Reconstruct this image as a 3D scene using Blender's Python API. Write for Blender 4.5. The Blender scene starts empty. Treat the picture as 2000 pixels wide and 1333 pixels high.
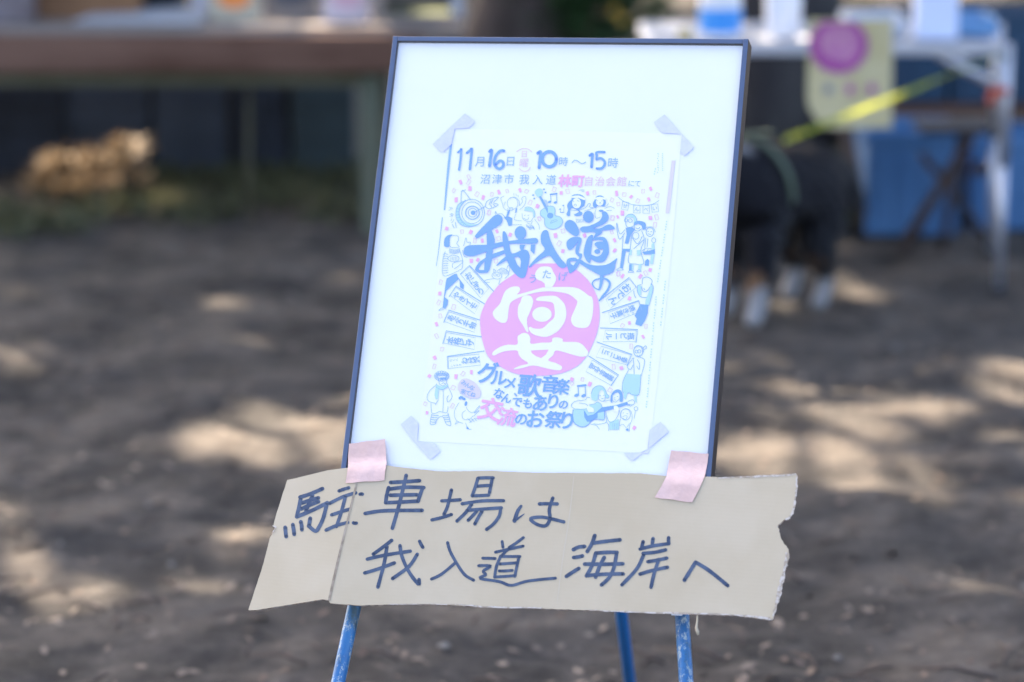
import bpy, bmesh, math, random
import numpy as np
from mathutils import Vector, Matrix, noise
from mathutils.geometry import tessellate_polygon
random.seed(7); rng = np.random.default_rng(7)
SC = bpy.context.scene
COL = SC.collection
rad = math.radians

# ------------------------------------------------------------------ camera
F = 5556.0; HOR = -490.0; CAMH = 1.5
PITCH = math.atan((666.5 - HOR) / F)
CAM = Vector((0, 0, CAMH))
FW = Vector((0, math.cos(PITCH), -math.sin(PITCH))); UP = Vector((0, math.sin(PITCH), math.cos(PITCH))); RT = Vector((1, 0, 0))
cd = bpy.data.cameras.new('camera'); cam = bpy.data.objects.new('camera', cd); COL.objects.link(cam)
cam.location = CAM; cam.rotation_euler = (math.pi / 2 - PITCH, 0, 0)
cd.sensor_width = 36; cd.lens = F * 36 / 2000; cd.clip_end = 500; cd.clip_start = 0.05
cd.dof.use_dof = True; cd.dof.focus_distance = 3.585; cd.dof.aperture_fstop = 2.6
SC.camera = cam
# ------------------------------------------------------------------ world, sun, exposure
SUN_AZ = rad(-31); SUN_EL = rad(40)
SUN = Vector((math.sin(SUN_AZ) * math.cos(SUN_EL), math.cos(SUN_AZ) * math.cos(SUN_EL), math.sin(SUN_EL)))
w = bpy.data.worlds.new('World'); SC.world = w; w.use_nodes = True
nt = w.node_tree; bg = nt.nodes['Background']
sky = nt.nodes.new('ShaderNodeTexSky'); sky.sky_type = 'NISHITA'; sky.sun_disc = False
sky.sun_elevation = SUN_EL; sky.sun_rotation = SUN_AZ % (2 * math.pi); sky.altitude = 0; sky.air_density = 0.75; sky.dust_density = 5.0; sky.ozone_density = 0.3
nt.links.new(sky.outputs[0], bg.inputs[0]); bg.inputs[1].default_value = 0.10
sl = bpy.data.lights.new('sun', 'SUN'); sl.energy = 3.9; sl.angle = rad(0.53); sl.color = (1.0, 0.84, 0.65)
so = bpy.data.objects.new('sun', sl); COL.objects.link(so); so.rotation_euler = SUN.to_track_quat('Z', 'Y').to_euler()
SC.view_settings.view_transform = 'Standard'; SC.view_settings.look = 'None'
SC.view_settings.exposure = 3.2; SC.view_settings.gamma = 1.0; SC.view_settings.use_curve_mapping = False
SC.render.engine = 'CYCLES'; SC.cycles.use_denoising = True

# ------------------------------------------------------------------ helpers
def ray(px, py):
    return (FW * F + RT * (px - 1000) + UP * (666.5 - py)).normalized()
def proj(P):
    d = Vector(P) - CAM; z = d.dot(FW)
    return (1000 + F * d.dot(RT) / z, 666.5 - F * d.dot(UP) / z)
def hit(px, py, P0, n):
    r = ray(px, py); return CAM + r * ((P0 - CAM).dot(n) / r.dot(n))
def G(px, py, z=0.0): return hit(px, py, Vector((0, 0, z)), Vector((0, 0, 1)))
def V(px, py, D): return hit(px, py, Vector((0, D, 0)), Vector((0, 1, 0)))

def tag(o, label=None, cat=None, group=None, kind=None):
    if label: o['label'] = label
    if cat: o['category'] = cat
    if group: o['group'] = group
    if kind: o['kind'] = kind
    return o
def empty(name, loc, label, cat, group=None):
    o = bpy.data.objects.new(name, None); COL.objects.link(o); o.location = loc
    o.empty_display_size = .1
    bpy.context.view_layer.update()
    return tag(o, label, cat, group)
def link(o, parent=None):
    COL.objects.link(o)
    if parent is not None:
        p = parent; m = Matrix.Identity(4); chain = []
        while p: chain.append(p); p = p.parent
        M = Matrix.Identity(4)
        for q in reversed(chain): M = M @ q.matrix_parent_inverse @ q.matrix_basis
        o.parent = parent; o.matrix_parent_inverse = M.inverted()
    return o
class MB:
    """collects world space geometry and links it as one mesh object"""
    def __init__(s): s.v = []; s.f = []; s.k = 0
    def add(s, vs, fs):
        b = len(s.v); s.v += [tuple(v) for v in vs]; s.f += [tuple(i + b for i in f) for f in fs]
    def box(s, c, d, rz=0, M=None):
        c = Vector(c); R = M or Matrix.Rotation(rz, 3, 'Z'); x, y, z = d[0] / 2, d[1] / 2, d[2] / 2
        vs = [c + R @ Vector((i * x, j * y, k * z)) for k in (-1, 1) for j in (-1, 1) for i in (-1, 1)]
        s.add(vs, [(0, 2, 3, 1), (4, 5, 7, 6), (0, 1, 5, 4), (2, 6, 7, 3), (0, 4, 6, 2), (1, 3, 7, 5)])
    def beam(s, a, b, wd, ht, up=(0, 0, 1)):
        a = Vector(a); b = Vector(b); d = b - a; L = d.length; d.normalize(); u = Vector(up)
        x = d.cross(u).normalized(); z = x.cross(d).normalized()
        M = Matrix((x, d, z)).transposed(); s.box((a + b) / 2, (wd, L, ht), M=M)
    def tube(s, pts, r, n=14, cap=True):
        pts = [Vector(p) for p in pts]; rs = r if isinstance(r, (list, tuple)) else [r] * len(pts)
        vs = []; fs = []
        d0 = (pts[1] - pts[0]).normalized(); u = d0.orthogonal().normalized()
        for i, p in enumerate(pts):
            d = (pts[min(i + 1, len(pts) - 1)] - pts[max(i - 1, 0)]).normalized()
            u = (u - d * u.dot(d)).normalized(); v = d.cross(u)
            for j in range(n):
                a = 2 * math.pi * j / n; vs.append(p + (u * math.cos(a) + v * math.sin(a)) * rs[i])
        for i in range(len(pts) - 1):
            for j in range(n):
                k = (j + 1) % n; fs.append((i * n + j, i * n + k, i * n + n + k, i * n + n + j))
        if cap: fs.append(tuple(reversed(range(n)))); fs.append(tuple(range((len(pts) - 1) * n, len(pts) * n)))
        s.add(vs, fs)
    def lathe(s, c, prof, n=24):
        c = Vector(c); vs = []; fs = []
        for r, z in prof:
            for j in range(n):
                a = 2 * math.pi * j / n; vs.append(c + Vector((r * math.cos(a), r * math.sin(a), z)))
        for i in range(len(prof) - 1):
            for j in range(n):
                k = (j + 1) % n; fs.append((i * n + j, i * n + k, i * n + n + k, i * n + n + j))
        s.add(vs, fs)
    def poly(s, pts, fn, holes=()):
        loops = [[Vector((p[0], p[1], 0)) for p in l] for l in [pts] + list(holes)]
        tri = tessellate_polygon(loops); flat = [p for l in loops for p in l]
        s.k += 1; off = (s.k % 16) * 8e-6
        s.add([fn(p.x, p.y, off) for p in flat], [(t[2], t[1], t[0]) for t in tri])
    def stroke(s, pts, wd, fn, smooth=True, caps=True):
        P = [(p[0], p[1], (p[2] if len(p) > 2 else wd)) for p in pts]
        if smooth and len(P) > 2: P = catmull(P, 5)
        P = [Vector(p) for p in P]; s.k += 1; off = (s.k % 16) * 8e-6
        L = []; R = []
        for i, p in enumerate(P):
            d = (P[min(i + 1, len(P) - 1)] - P[max(i - 1, 0)]).to_2d()
            if d.length < 1e-6: d = Vector((1, 0))
            d.normalize(); nn = Vector((-d.y, d.x)) * p.z / 2
            L.append((p.x + nn.x, p.y + nn.y)); R.append((p.x - nn.x, p.y - nn.y))
        n = len(P); vs = [fn(*q, off) for q in L] + [fn(*q, off) for q in R]
        s.add(vs, [(i, i + 1, n + i + 1, n + i) for i in range(n - 1)])
        if caps and wd > 2.2 or caps and P[0].z > 3:
            for p in (P[0], P[-1]):
                c = [fn(p.x + math.cos(a * .7854) * p.z / 2, p.y + math.sin(a * .7854) * p.z / 2, off) for a in range(8)]
                s.add(c, [tuple(range(8))])
    def build(s, name, mat, parent=None, smooth=False, bevel=0, solid=None):
        me = bpy.data.meshes.new(name); me.from_pydata(s.v, [], s.f)
        if parent is not None or True: me.validate()
        me.materials.append(mat)
        if smooth: me.polygons.foreach_set('use_smooth', [True] * len(me.polygons))
        me.update(); o = bpy.data.objects.new(name, me); link(o, parent)
        if bevel:
            m = o.modifiers.new('b', 'BEVEL'); m.width = bevel; m.segments = 2; m.limit_method = 'ANGLE'
        return o
def catmull(P, n):
    out = []
    for i in range(len(P) - 1):
        p0 = P[max(i - 1, 0)]; p1 = P[i]; p2 = P[i + 1]; p3 = P[min(i + 2, len(P) - 1)]
        for k in range(n):
            t = k / n
            out.append(tuple(.5 * (2 * b + (c - a) * t + (2 * a - 5 * b + 4 * c - d) * t * t + (3 * b - a - 3 * c + d) * t ** 3) for a, b, c, d in zip(p0, p1, p2, p3)))
    out.append(tuple(P[-1])); return out
def closed(P, n=4):
    m = len(P); out = []
    for i in range(m):
        p0, p1, p2, p3 = P[i - 1], P[i], P[(i + 1) % m], P[(i + 2) % m]
        for k in range(n):
            t = k / n
            out.append(tuple(.5 * (2 * b + (c - a) * t + (2 * a - 5 * b + 4 * c - d) * t * t + (3 * b - a - 3 * c + d) * t ** 3) for a, b, c, d in zip(p0, p1, p2, p3)))
    return out
def ell(cx, cy, rx, ry, n=28, rot=0):
    c, s = math.cos(rad(rot)), math.sin(rad(rot))
    return [(cx + rx * math.cos(a) * c - ry * math.sin(a) * s, cy + rx * math.cos(a) * s + ry * math.sin(a) * c) for a in [2 * math.pi * i / n for i in range(n)]]

# ------------------------------------------------------------------ materials
def mat(name, col, rough=.8, metal=0, spec=.5, col2=None, scale=20, detail=6, bump=0, bscale=None, thr=(.4, .6), coat=0, aniso=None, trans=0, coord='Object', tcol=None):
    m = bpy.data.materials.new(name); m.use_nodes = True; t = m.node_tree; b = t.nodes['Principled BSDF']
    b.inputs['Base Color'].default_value = (*col, 1); b.inputs['Roughness'].default_value = rough; b.inputs['Metallic'].default_value = metal
    b.inputs['Specular IOR Level'].default_value = spec; b.inputs['Coat Weight'].default_value = coat
    tc = t.nodes.new('ShaderNodeTexCoord'); src = tc.outputs[coord]
    if aniso:
        mp = t.nodes.new('ShaderNodeMapping'); mp.inputs['Scale'].default_value = aniso; t.links.new(src, mp.inputs[0]); src = mp.outputs[0]
    if col2:
        n = t.nodes.new('ShaderNodeTexNoise'); n.inputs['Scale'].default_value = scale; n.inputs['Detail'].default_value = detail
        n.inputs['Roughness'].default_value = .62
        t.links.new(src, n.inputs[0]); r = t.nodes.new('ShaderNodeValToRGB'); t.links.new(n.outputs[0], r.inputs[0])
        r.color_ramp.elements[0].position = thr[0]; r.color_ramp.elements[0].color = (*col, 1)
        r.color_ramp.elements[1].position = thr[1]; r.color_ramp.elements[1].color = (*col2, 1)
        t.links.new(r.outputs[0], b.inputs['Base Color'])
    if bump:
        n2 = t.nodes.new('ShaderNodeTexNoise'); n2.inputs['Scale'].default_value = bscale or scale * 3; n2.inputs['Detail'].default_value = 8
        t.links.new(src, n2.inputs[0]); bp = t.nodes.new('ShaderNodeBump'); bp.inputs['Strength'].default_value = bump; bp.inputs['Distance'].default_value = .01
        t.links.new(n2.outputs[0], bp.inputs['Height']); t.links.new(bp.outputs[0], b.inputs['Normal'])
    if trans:
        # leaves let some light through
        tr = t.nodes.new('ShaderNodeBsdfTranslucent'); tr.inputs[0].default_value = (*(tcol or [min(1, c * 1.3) for c in col]), 1)
        mx = t.nodes.new('ShaderNodeMixShader'); mx.inputs[0].default_value = trans
        t.links.new(b.outputs[0], mx.inputs[1]); t.links.new(tr.outputs[0], mx.inputs[2]); t.links.new(mx.outputs[0], t.nodes['Material Output'].inputs[0])
    return m
M = {}
M['rail'] = mat('frame_rail', (.020, .045, .115), rough=.30, metal=.0, spec=.9, col2=(.024, .052, .13), scale=60, coat=.6)  # front of the dark frame, sky reflection painted in as blue
M['railside'] = mat('frame_side', (.028, .02, .02), rough=.45)
M['mat'] = mat('mat_board', (.83, .835, .855), rough=.9, col2=(.85, .855, .872), scale=3)
M['paper'] = mat('flyer_paper', (.86, .85, .85), rough=.85, col2=(.88, .87, .87), scale=8)
M['ink'] = mat('blue_ink', (.18, .36, .82), rough=.7, col2=(.195, .38, .84), scale=30)  # print inks are paled: glare of the pane is mixed into their colours
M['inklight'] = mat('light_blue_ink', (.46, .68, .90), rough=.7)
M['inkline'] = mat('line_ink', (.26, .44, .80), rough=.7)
M['pink'] = mat('pink_ink', (.84, .385, .70), rough=.7, col2=(.86, .41, .72), scale=6)
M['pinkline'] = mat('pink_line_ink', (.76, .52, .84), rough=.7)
M['lav'] = mat('lavender_ink', (.72, .62, .88), rough=.7)
M['tape'] = mat('masking_tape', (.64, .64, .88), rough=.6, col2=(.68, .68, .90), scale=90, bump=.08)  # lavender cast of the pane's glare is painted into the tape
M['pinktape'] = mat('pink_cloth_tape', (.62, .43, .385), rough=.85, spec=.1, col2=(.68, .48, .44), scale=25, bump=.18, bscale=70)
M['marker'] = mat('marker_ink', (.040, .062, .115), rough=.6, spec=.3, col2=(.075, .105, .17), scale=60)
M['edge'] = mat('torn_edge', (.36, .25, .19), rough=1, col2=(.62, .56, .52), scale=120, thr=(.42, .55))
M['white'] = mat('white_plastic', (.8, .8, .82), rough=.4)
M['alu'] = mat('aluminium', (.42, .43, .47), rough=.4, metal=.6, col2=(.5, .5, .54), scale=30)
M['tabletop'] = mat('table_top_grey', (.33, .34, .38), rough=.6, col2=(.38, .39, .43), scale=10)
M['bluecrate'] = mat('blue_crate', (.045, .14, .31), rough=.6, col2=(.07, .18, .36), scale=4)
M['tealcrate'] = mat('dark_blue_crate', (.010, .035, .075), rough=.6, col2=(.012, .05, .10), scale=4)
M['dark'] = mat('dark_cloth', (.02, .022, .028), rough=.9, col2=(.035, .04, .055), scale=3)
M['red'] = mat('red_plastic', (.45, .07, .03), rough=.4)
M['bark'] = mat('dark_bark', (.025, .022, .024), rough=.95, col2=(.07, .065, .06), scale=5, bump=1, bscale=14, aniso=(1, 1, .25))
M['bark2'] = mat('brown_bark', (.05, .035, .028), rough=.95, col2=(.11, .08, .07), scale=5, bump=1, bscale=14, aniso=(1, 1, .25))
M['beam'] = mat('reddish_beam_wood', (.085, .040, .025), rough=.9, spec=.2, col2=(.18, .10, .07), scale=2.2, bump=.4, aniso=(.5, 3, 3))
M['olive'] = mat('olive_painted_wood', (.09, .085, .045), rough=.8, col2=(.13, .12, .075), scale=4, aniso=(1, 1, 1))
M['post'] = mat('mossy_post_wood', (.125, .115, .07), rough=.85, col2=(.10, .11, .075), scale=3)
M['plank'] = mat('grey_plank', (.17, .135, .115), rough=.8, col2=(.27, .225, .195), scale=3, aniso=(.4, 3, 3))
M['brownbox'] = mat('brown_box', (.17, .08, .035), rough=.8, col2=(.22, .11, .05), scale=4)
M['slate'] = mat('slate_panel', (.028, .034, .048), rough=.7, col2=(.05, .06, .08), scale=2.5)
M['slate2'] = mat('dark_teal_panel', (.03, .045, .05), rough=.7, col2=(.045, .07, .075), scale=2.5)
M['card'] = mat('beige_card', (.42, .36, .26), rough=.8)
M['orange'] = mat('orange_print', (.75, .22, .04), rough=.7)
M['magenta'] = mat('magenta_print', (.33, .04, .26), rough=.8, col2=(.40, .07, .30), scale=20)
M['cream'] = mat('cream_banner_cloth', (.50, .42, .22), rough=.9, col2=(.56, .48, .28), scale=6)
M['creamtext'] = mat('rose_print', (.55, .33, .38), rough=.9)
M['leash'] = mat('yellow_green_webbing', (.12, .22, .04), rough=.45, spec=.6, trans=.5, tcol=(.90, .92, .30))
M['harness'] = mat('green_webbing', (.07, .10, .065), rough=.7)
M['straw'] = mat('dry_straw', (.15, .105, .06), rough=.8, col2=(.27, .19, .11), scale=8, trans=.15)
M['weed'] = mat('weed_leaf', (.085, .088, .042), rough=.8, trans=.2)
M['leafA'] = mat('evergreen_leaf', (.04, .075, .025), rough=.6, trans=.15)
M['leafB'] = mat('shrub_leaf', (.04, .09, .03), rough=.6, trans=.2)
M['litter'] = mat('dry_leaf', (.11, .075, .055), rough=.9, col2=(.22, .17, .13), scale=1.7, detail=2)
M['stone'] = mat('pale_pebble', (.12, .11, .10), rough=.9, col2=(.22, .20, .18), scale=3)
M['rust'] = mat('rusty_tube', (.025, .02, .02), rough=.8, col2=(.05, .03, .028), scale=12)
M['yellow'] = mat('yellow_petal', (.65, .38, .05), rough=.6)
M['twig'] = mat('twig', (.07, .05, .04), rough=.95)

# kraft board: fluting lines under the liner, small stains
def kraft():
    m = mat('kraft_cardboard', (.49, .405, .285), rough=.9, spec=.1, col2=(.53, .445, .325), scale=9, thr=(.36, .64))
    t = m.node_tree; b = t.nodes['Principled BSDF']
    tc = t.nodes.new('ShaderNodeTexCoord'); wv = t.nodes.new('ShaderNodeTexWave'); wv.wave_type = 'BANDS'; wv.bands_direction = 'Z'
    wv.inputs['Scale'].default_value = 75; wv.inputs['Distortion'].default_value = .4; t.links.new(tc.outputs['Object'], wv.inputs[0])
    n = t.nodes.new('ShaderNodeTexNoise'); n.inputs['Scale'].default_value = 5; n.inputs['Detail'].default_value = 5; t.links.new(tc.outputs['Object'], n.inputs[0])
    ad = t.nodes.new('ShaderNodeMath'); ad.operation = 'MULTIPLY_ADD'; ad.inputs[1].default_value = .012
    t.links.new(wv.outputs[1], ad.inputs[0]); t.links.new(n.outputs[0], ad.inputs[2])
    bp = t.nodes.new('ShaderNodeBump'); bp.inputs['Strength'].default_value = .35; bp.inputs['Distance'].default_value = .004
    t.links.new(ad.outputs[0], bp.inputs['Height']); t.links.new(bp.outputs[0], b.inputs['Normal'])
    return m
M['kraft'] = kraft()
# thin acrylic pane: mostly lets light through, mirrors a little of the sky
def pane():
    m = bpy.data.materials.new('acrylic_pane'); m.use_nodes = True; t = m.node_tree
    for n in list(t.nodes): t.nodes.remove(n)
    o = t.nodes.new('ShaderNodeOutputMaterial'); mx = t.nodes.new('ShaderNodeMixShader'); fr = t.nodes.new('ShaderNodeFresnel'); fr.inputs[0].default_value = 1.5
    tr = t.nodes.new('ShaderNodeBsdfTransparent'); gl = t.nodes.new('ShaderNodeBsdfGlossy'); gl.inputs['Roughness'].default_value = .06
    ge = t.nodes.new('ShaderNodeNewGeometry'); io = t.nodes.new('ShaderNodeMix'); io.inputs[2].default_value = 1.5; io.inputs[3].default_value = 1 / 1.5   # same mirror strength from both faces
    t.links.new(ge.outputs['Backfacing'], io.inputs[0]); t.links.new(io.outputs[0], fr.inputs[0])
    du = t.nodes.new('ShaderNodeMath'); du.operation = 'MULTIPLY'; du.inputs[1].default_value = 1.9; du.use_clamp = True; t.links.new(fr.outputs[0], du.inputs[0])
    t.links.new(du.outputs[0], mx.inputs[0]); t.links.new(tr.outputs[0], mx.inputs[1]); t.links.new(gl.outputs[0], mx.inputs[2]); t.links.new(mx.outputs[0], o.inputs[0])
    return m
M['pane'] = pane()
# worn painted pipe
def pipe(name, wear):
    m = mat(name, (.015, .15, .48), rough=.35, spec=.6); t = m.node_tree; b = t.nodes['Principled BSDF']
    tc = t.nodes.new('ShaderNodeTexCoord')
    def rmp(scale, lo, hi, sz=(1, 1, .45)):
        mp = t.nodes.new('ShaderNodeMapping'); mp.inputs['Scale'].default_value = sz; t.links.new(tc.outputs['Object'], mp.inputs[0])
        n = t.nodes.new('ShaderNodeTexNoise'); n.inputs['Scale'].default_value = scale; n.inputs['Detail'].default_value = 8; n.inputs['Roughness'].default_value = .75
        t.links.new(mp.outputs[0], n.inputs[0]); r = t.nodes.new('ShaderNodeValToRGB'); r.color_ramp.elements[0].position = lo; r.color_ramp.elements[1].position = hi
        t.links.new(n.outputs[0], r.inputs[0]); return r.outputs[0]
    def mixc(f, a, c):
        x = t.nodes.new('ShaderNodeMix'); x.data_type = 'RGBA'; t.links.new(f, x.inputs[0])
        if isinstance(a, tuple): x.inputs[6].default_value = (*a, 1)
        else: t.links.new(a, x.inputs[6])
        x.inputs[7].default_value = (*c, 1); return x.outputs[2]
    c = mixc(rmp(30, .35, .65), (.006, .095, .28), (.015, .17, .42))
    if not wear: c = mixc(rmp(30, .35, .65), (.010, .20, .62), (.02, .24, .70))  # rear leg blue is brightened to make up for the sign's shade
    if wear:
        c = mixc(rmp(110, .53, .58), c, (.34, .42, .47)); c = mixc(rmp(60, .665, .69), c, (.13, .07, .04)); c = mixc(rmp(22, .50, .64), c, (.03, .07, .09))
    t.links.new(c, b.inputs['Base Color'])
    return m
M['pipeworn'] = pipe('worn_blue_paint', True); M['pipe'] = pipe('blue_paint', False)
# earth
def earth():
    m = bpy.data.materials.new('bare_earth'); m.use_nodes = True; t = m.node_tree; b = t.nodes['Principled BSDF']; b.inputs['Roughness'].default_value = .95
    b.inputs['Specular IOR Level'].default_value = .25
    tc = t.nodes.new('ShaderNodeTexCoord')
    def nz(s, d=8, r=.6, x=(1, 1, 1)):
        mp = t.nodes.new('ShaderNodeMapping'); mp.inputs['Scale'].default_value = x; t.links.new(tc.outputs['Object'], mp.inputs[0])
        n = t.nodes.new('ShaderNodeTexNoise'); n.inputs['Scale'].default_value = s; n.inputs['Detail'].default_value = d; n.inputs['Roughness'].default_value = r; t.links.new(mp.outputs[0], n.inputs[0]); return n.outputs[0]
    def ramp(i, st):
        r = t.nodes.new('ShaderNodeValToRGB'); t.links.new(i, r.inputs[0]); e = r.color_ramp.elements
        e[0].position = st[0][0]; e[0].color = (*st[0][1], 1); e[1].position = st[-1][0]; e[1].color = (*st[-1][1], 1)
        for p, c in st[1:-1]: q = e.new(p); q.color = (*c, 1)
        return r.outputs[0]
    c1 = ramp(nz(3.2, 5, .55), [(.36, (.013, .011, .009)), (.48, (.052, .044, .038)), (.62, (.152, .124, .100))])
    c2 = ramp(nz(14, 8, .7), [(.35, (.024, .022, .021)), (.55, (.078, .069, .062)), (.72, (.20, .172, .145))])
    x = t.nodes.new('ShaderNodeMix'); x.data_type = 'RGBA'; x.inputs[0].default_value = .5; t.links.new(c1, x.inputs[6]); t.links.new(c2, x.inputs[7])
    t.links.new(x.outputs[2], b.inputs['Base Color'])
    bp = t.nodes.new('ShaderNodeBump'); bp.inputs['Strength'].default_value = .9; bp.inputs['Distance'].default_value = .03; t.links.new(nz(22, 10, .7), bp.inputs['Height']); t.links.new(bp.outputs[0], b.inputs['Normal'])
    return m
M['earth'] = earth()

# ------------------------------------------------------------------ ground
def gz(x, y):
    f = min(1, max(0, (y - 4.3) / 1.0)) * 1.0
    v = noise.fractal((x * .9, y * .9, 0), 1, 2, 4) * .020 + noise.fractal((x * 3.2, y * 3.2, 5), .8, 2, 5) * .022 + abs(noise.noise((x * 7, y * 5, 3))) * .012
    return (v - .014)
def grid(name, x0, x1, y0, y1, st, m, dz=0, fn=gz):
    nx = int((x1 - x0) / st) + 1; ny = int((y1 - y0) / st) + 1; vs = []
    for j in range(ny):
        for i in range(nx):
            x = x0 + (x1 - x0) * i / (nx - 1); y = y0 + (y1 - y0) * j / (ny - 1); e = min(x - x0, x1 - x, y - y0, y1 - y)
            vs.append((x, y, fn(x, y) * min(1, e / .5) + dz * min(1, e / .5)))
    fs = [(j * nx + i, j * nx + i + 1, j * nx + nx + i + 1, j * nx + nx + i) for j in range(ny - 1) for i in range(nx - 1)]
    me = bpy.data.meshes.new(name); me.from_pydata(vs, [], fs); me.materials.append(m); me.polygons.foreach_set('use_smooth', [True] * len(fs)); o = bpy.data.objects.new(name, me); COL.objects.link(o); return o
g0 = MB()
# far sheet with a rectangular opening for the detailed patch
X0, X1, Y0, Y1 = -4.5, 4.5, 3.2, 16.0
R = 300
g0.add([(-R, -R, 0), (R, -R, 0), (R, R, 0), (-R, R, 0), (X0, Y0, 0), (X1, Y0, 0), (X1, Y1, 0), (X0, Y1, 0)], [(0, 1, 5, 4), (1, 2, 6, 5), (2, 3, 7, 6), (3, 0, 4, 7)])
tag(g0.build('ground', M['earth']), kind='structure')
tag(grid('trodden_ground', X0, X1, Y0, Y1, .035, M['earth'], dz=.004), kind='structure')

# ------------------------------------------------------------------ trees whose crowns shade the place
# sunlit flecks on the earth: centre and half axes in photo pixels, slant, openness
FL = [(560, 495, 105, 26, 4, 1), (700, 512, 70, 18, 0, .6), (150, 640, 80, 16, 3, .8), (345, 655, 95, 18, 3, .85), (60, 700, 70, 18, 0, .45), (90, 668, 60, 10, 0, .5),
      (590, 850, 120, 36, 22, 1), (665, 812, 70, 26, 20, .9), (470, 868, 75, 26, 10, .8), (690, 900, 70, 18, 0, .8), (12, 1078, 62, 34, 6, 1), (110, 1112, 120, 34, 4, .6), (260, 1160, 70, 12, 5, .6),
      (560, 1312, 60, 7, 0, .55), (520, 1040, 150, 28, 0, .35), (250, 1010, 70, 20, 0, .2), (-60, 900, 60, 30, 0, .6),
      (1455, 686, 60, 20, 3, .8), (1765, 676, 62, 12, 0, .75), (1945, 702, 110, 36, 14, 1), (1640, 738, 130, 16, 2, .8), (1970, 752, 70, 16, 10, .9), (1790, 800, 150, 50, 10, .55),
      (1560, 868, 105, 30, 24, 1), (1720, 905, 110, 24, 24, .8), (1600, 925, 90, 22, 10, .8), (1905, 860, 130, 60, 10, .6), (1690, 830, 90, 30, 18, .55), (1450, 880, 60, 35, 10, .7), (1580, 815, 40, 14, 0, .7),
      (1650, 1010, 120, 22, 22, .6), (1790, 1070, 90, 26, 18, .55), (1925, 1130, 95, 24, 12, .7), (1640, 560, 30, 22, 0, .8), (2060, 950, 60, 50, 0, .6),
      (1100, 520, 300, 26, 0, .5), (1000, 850, 300, 60, 10, .7)]
_r = random.Random(21)
for k in range(95):
    px = _r.uniform(-40, 2040); py = 470 + 780 * _r.random() ** 1.1
    if py > 1150 and _r.random() < .6: continue
    FL.append((px, py, _r.uniform(10, 60), _r.uniform(3, 9) * (.6 + py / 1300), _r.uniform(4, 26) if px > 1100 else _r.uniform(-4, 18), _r.uniform(.4, .9)))
def sun_ground(P): P = Vector(P); return P - SUN * (P.z / SUN.z)
LP = []   # things in the air that catch the sun: points and radius
for k in range(7): LP.append((V(1690 + k * 15, 212 - k * 5.8, 7.60 + .003 * k), .0, 1))
for (a, b_, r) in ((105, 285, .12), (190, 270, .12), (255, 265, .10), (215, 325, .09), (245, 300, .1)): LP.append((V(a, b_, 9.64 if b_ > 100 else 8.95), r, .95))
for (a, b_, D_, r) in ((1337, 52, 8.0, -.04), (1830, 225, 9.4, .05), (1893, 228, 9.4, .04), (1990, 225, 9.4, .05), (1990, 80, 9.4, .03), (1590, 560, 7.6, .05), (1545, 560, 7.6, .03), (1830, 15, 8.2, .05), (1570, 5, 8.2, .03)): LP.append((V(a, b_, D_), r, .9))
LPg = [(sun_ground(p), r, q) for p, r, q in LP]
def openness(P):
    g = sun_ground(P)
    best = 0
    for p, r, q in LPg:
        d = g - p
        # distance measured across the sun's direction
        u = Vector((SUN.x, SUN.y)).normalized(); a = d.x * u.x + d.y * u.y; b = -d.x * u.y + d.y * u.x
        if (a * SUN.z) ** 2 + b * b < (r + .05) ** 2: best = max(best, q)
    if g.y > 3.5:
        x, y = proj(g)
        for cx, cy, rx, ry, ro, q in FL:
            c, s = math.cos(rad(ro)), math.sin(rad(ro)); dx, dy = x - cx, y - cy
            a = (dx * c + dy * s) / (rx * 1.3 + 10); b = (-dx * s + dy * c) / (ry * 1.35 + 8)
            if a * a + b * b < 1: best = max(best, q)
    return best
gA = G(1000, 150); TR = [
    ('large dark trunked tree beyond the framed poster, leftmost of the trunks in view', (gA.x + .02, gA.y, 0), .23, 'bark2'),
    ('dark grey barked tree standing behind the dog and the folding table', (.93, 9.75, 0), .20, 'bark'),
    ('brown barked shade tree outside the view to the left of the bench', (-4.6, 12.5, 0), .22, 'bark2'),
    ('brown barked shade tree outside the view behind the blue crates', (5.2, 14.0, 0), .24, 'bark'),
    ('tall shade tree far behind the bench, its crown over the clearing', (-2.6, 19.5, 0), .25, 'bark')]
troot = []
for i, (lb, p, r, bm_) in enumerate(TR):
    t = empty('shade_tree', p, lb, 'tree'); troot.append(t); p = Vector(p)
    m = MB(); H = 4.6 + .3 * (i % 3); pts = []; rs = []
    for k in range(12):
        h = H * k / 11; pts.append(p + Vector((math.sin(h * 1.1 + i) * .07 - math.sin(i) * .07, math.cos(h * .9 + i) * .06 - math.cos(i) * .06, h - .1)))
        rs.append(r * (1 - .45 * k / 11) * (1 + .55 * math.exp(-h * 5)))
    m.tube(pts, rs, 16); m.build('trunk', M[bm_], t, smooth=True)
    for k in range(7):
        a = 2 * math.pi * k / 7 + i; m = MB(); top = pts[-1 - (k % 3)]; L = 2.0 + .9 * ((k * 37 % 10) / 10)
        q = [top + Vector((math.cos(a) * L * s_, math.sin(a) * L * s_, (1.5 * s_ - .3 * s_ * s_) + .08 * math.sin(9 * s_))) for s_ in (0, .25, .5, .75, 1)]
        m.tube(q, [r * .42, r * .33, r * .24, r * .15, r * .06], 8); m.build('limb', M[bm_], t, smooth=True)
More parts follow.
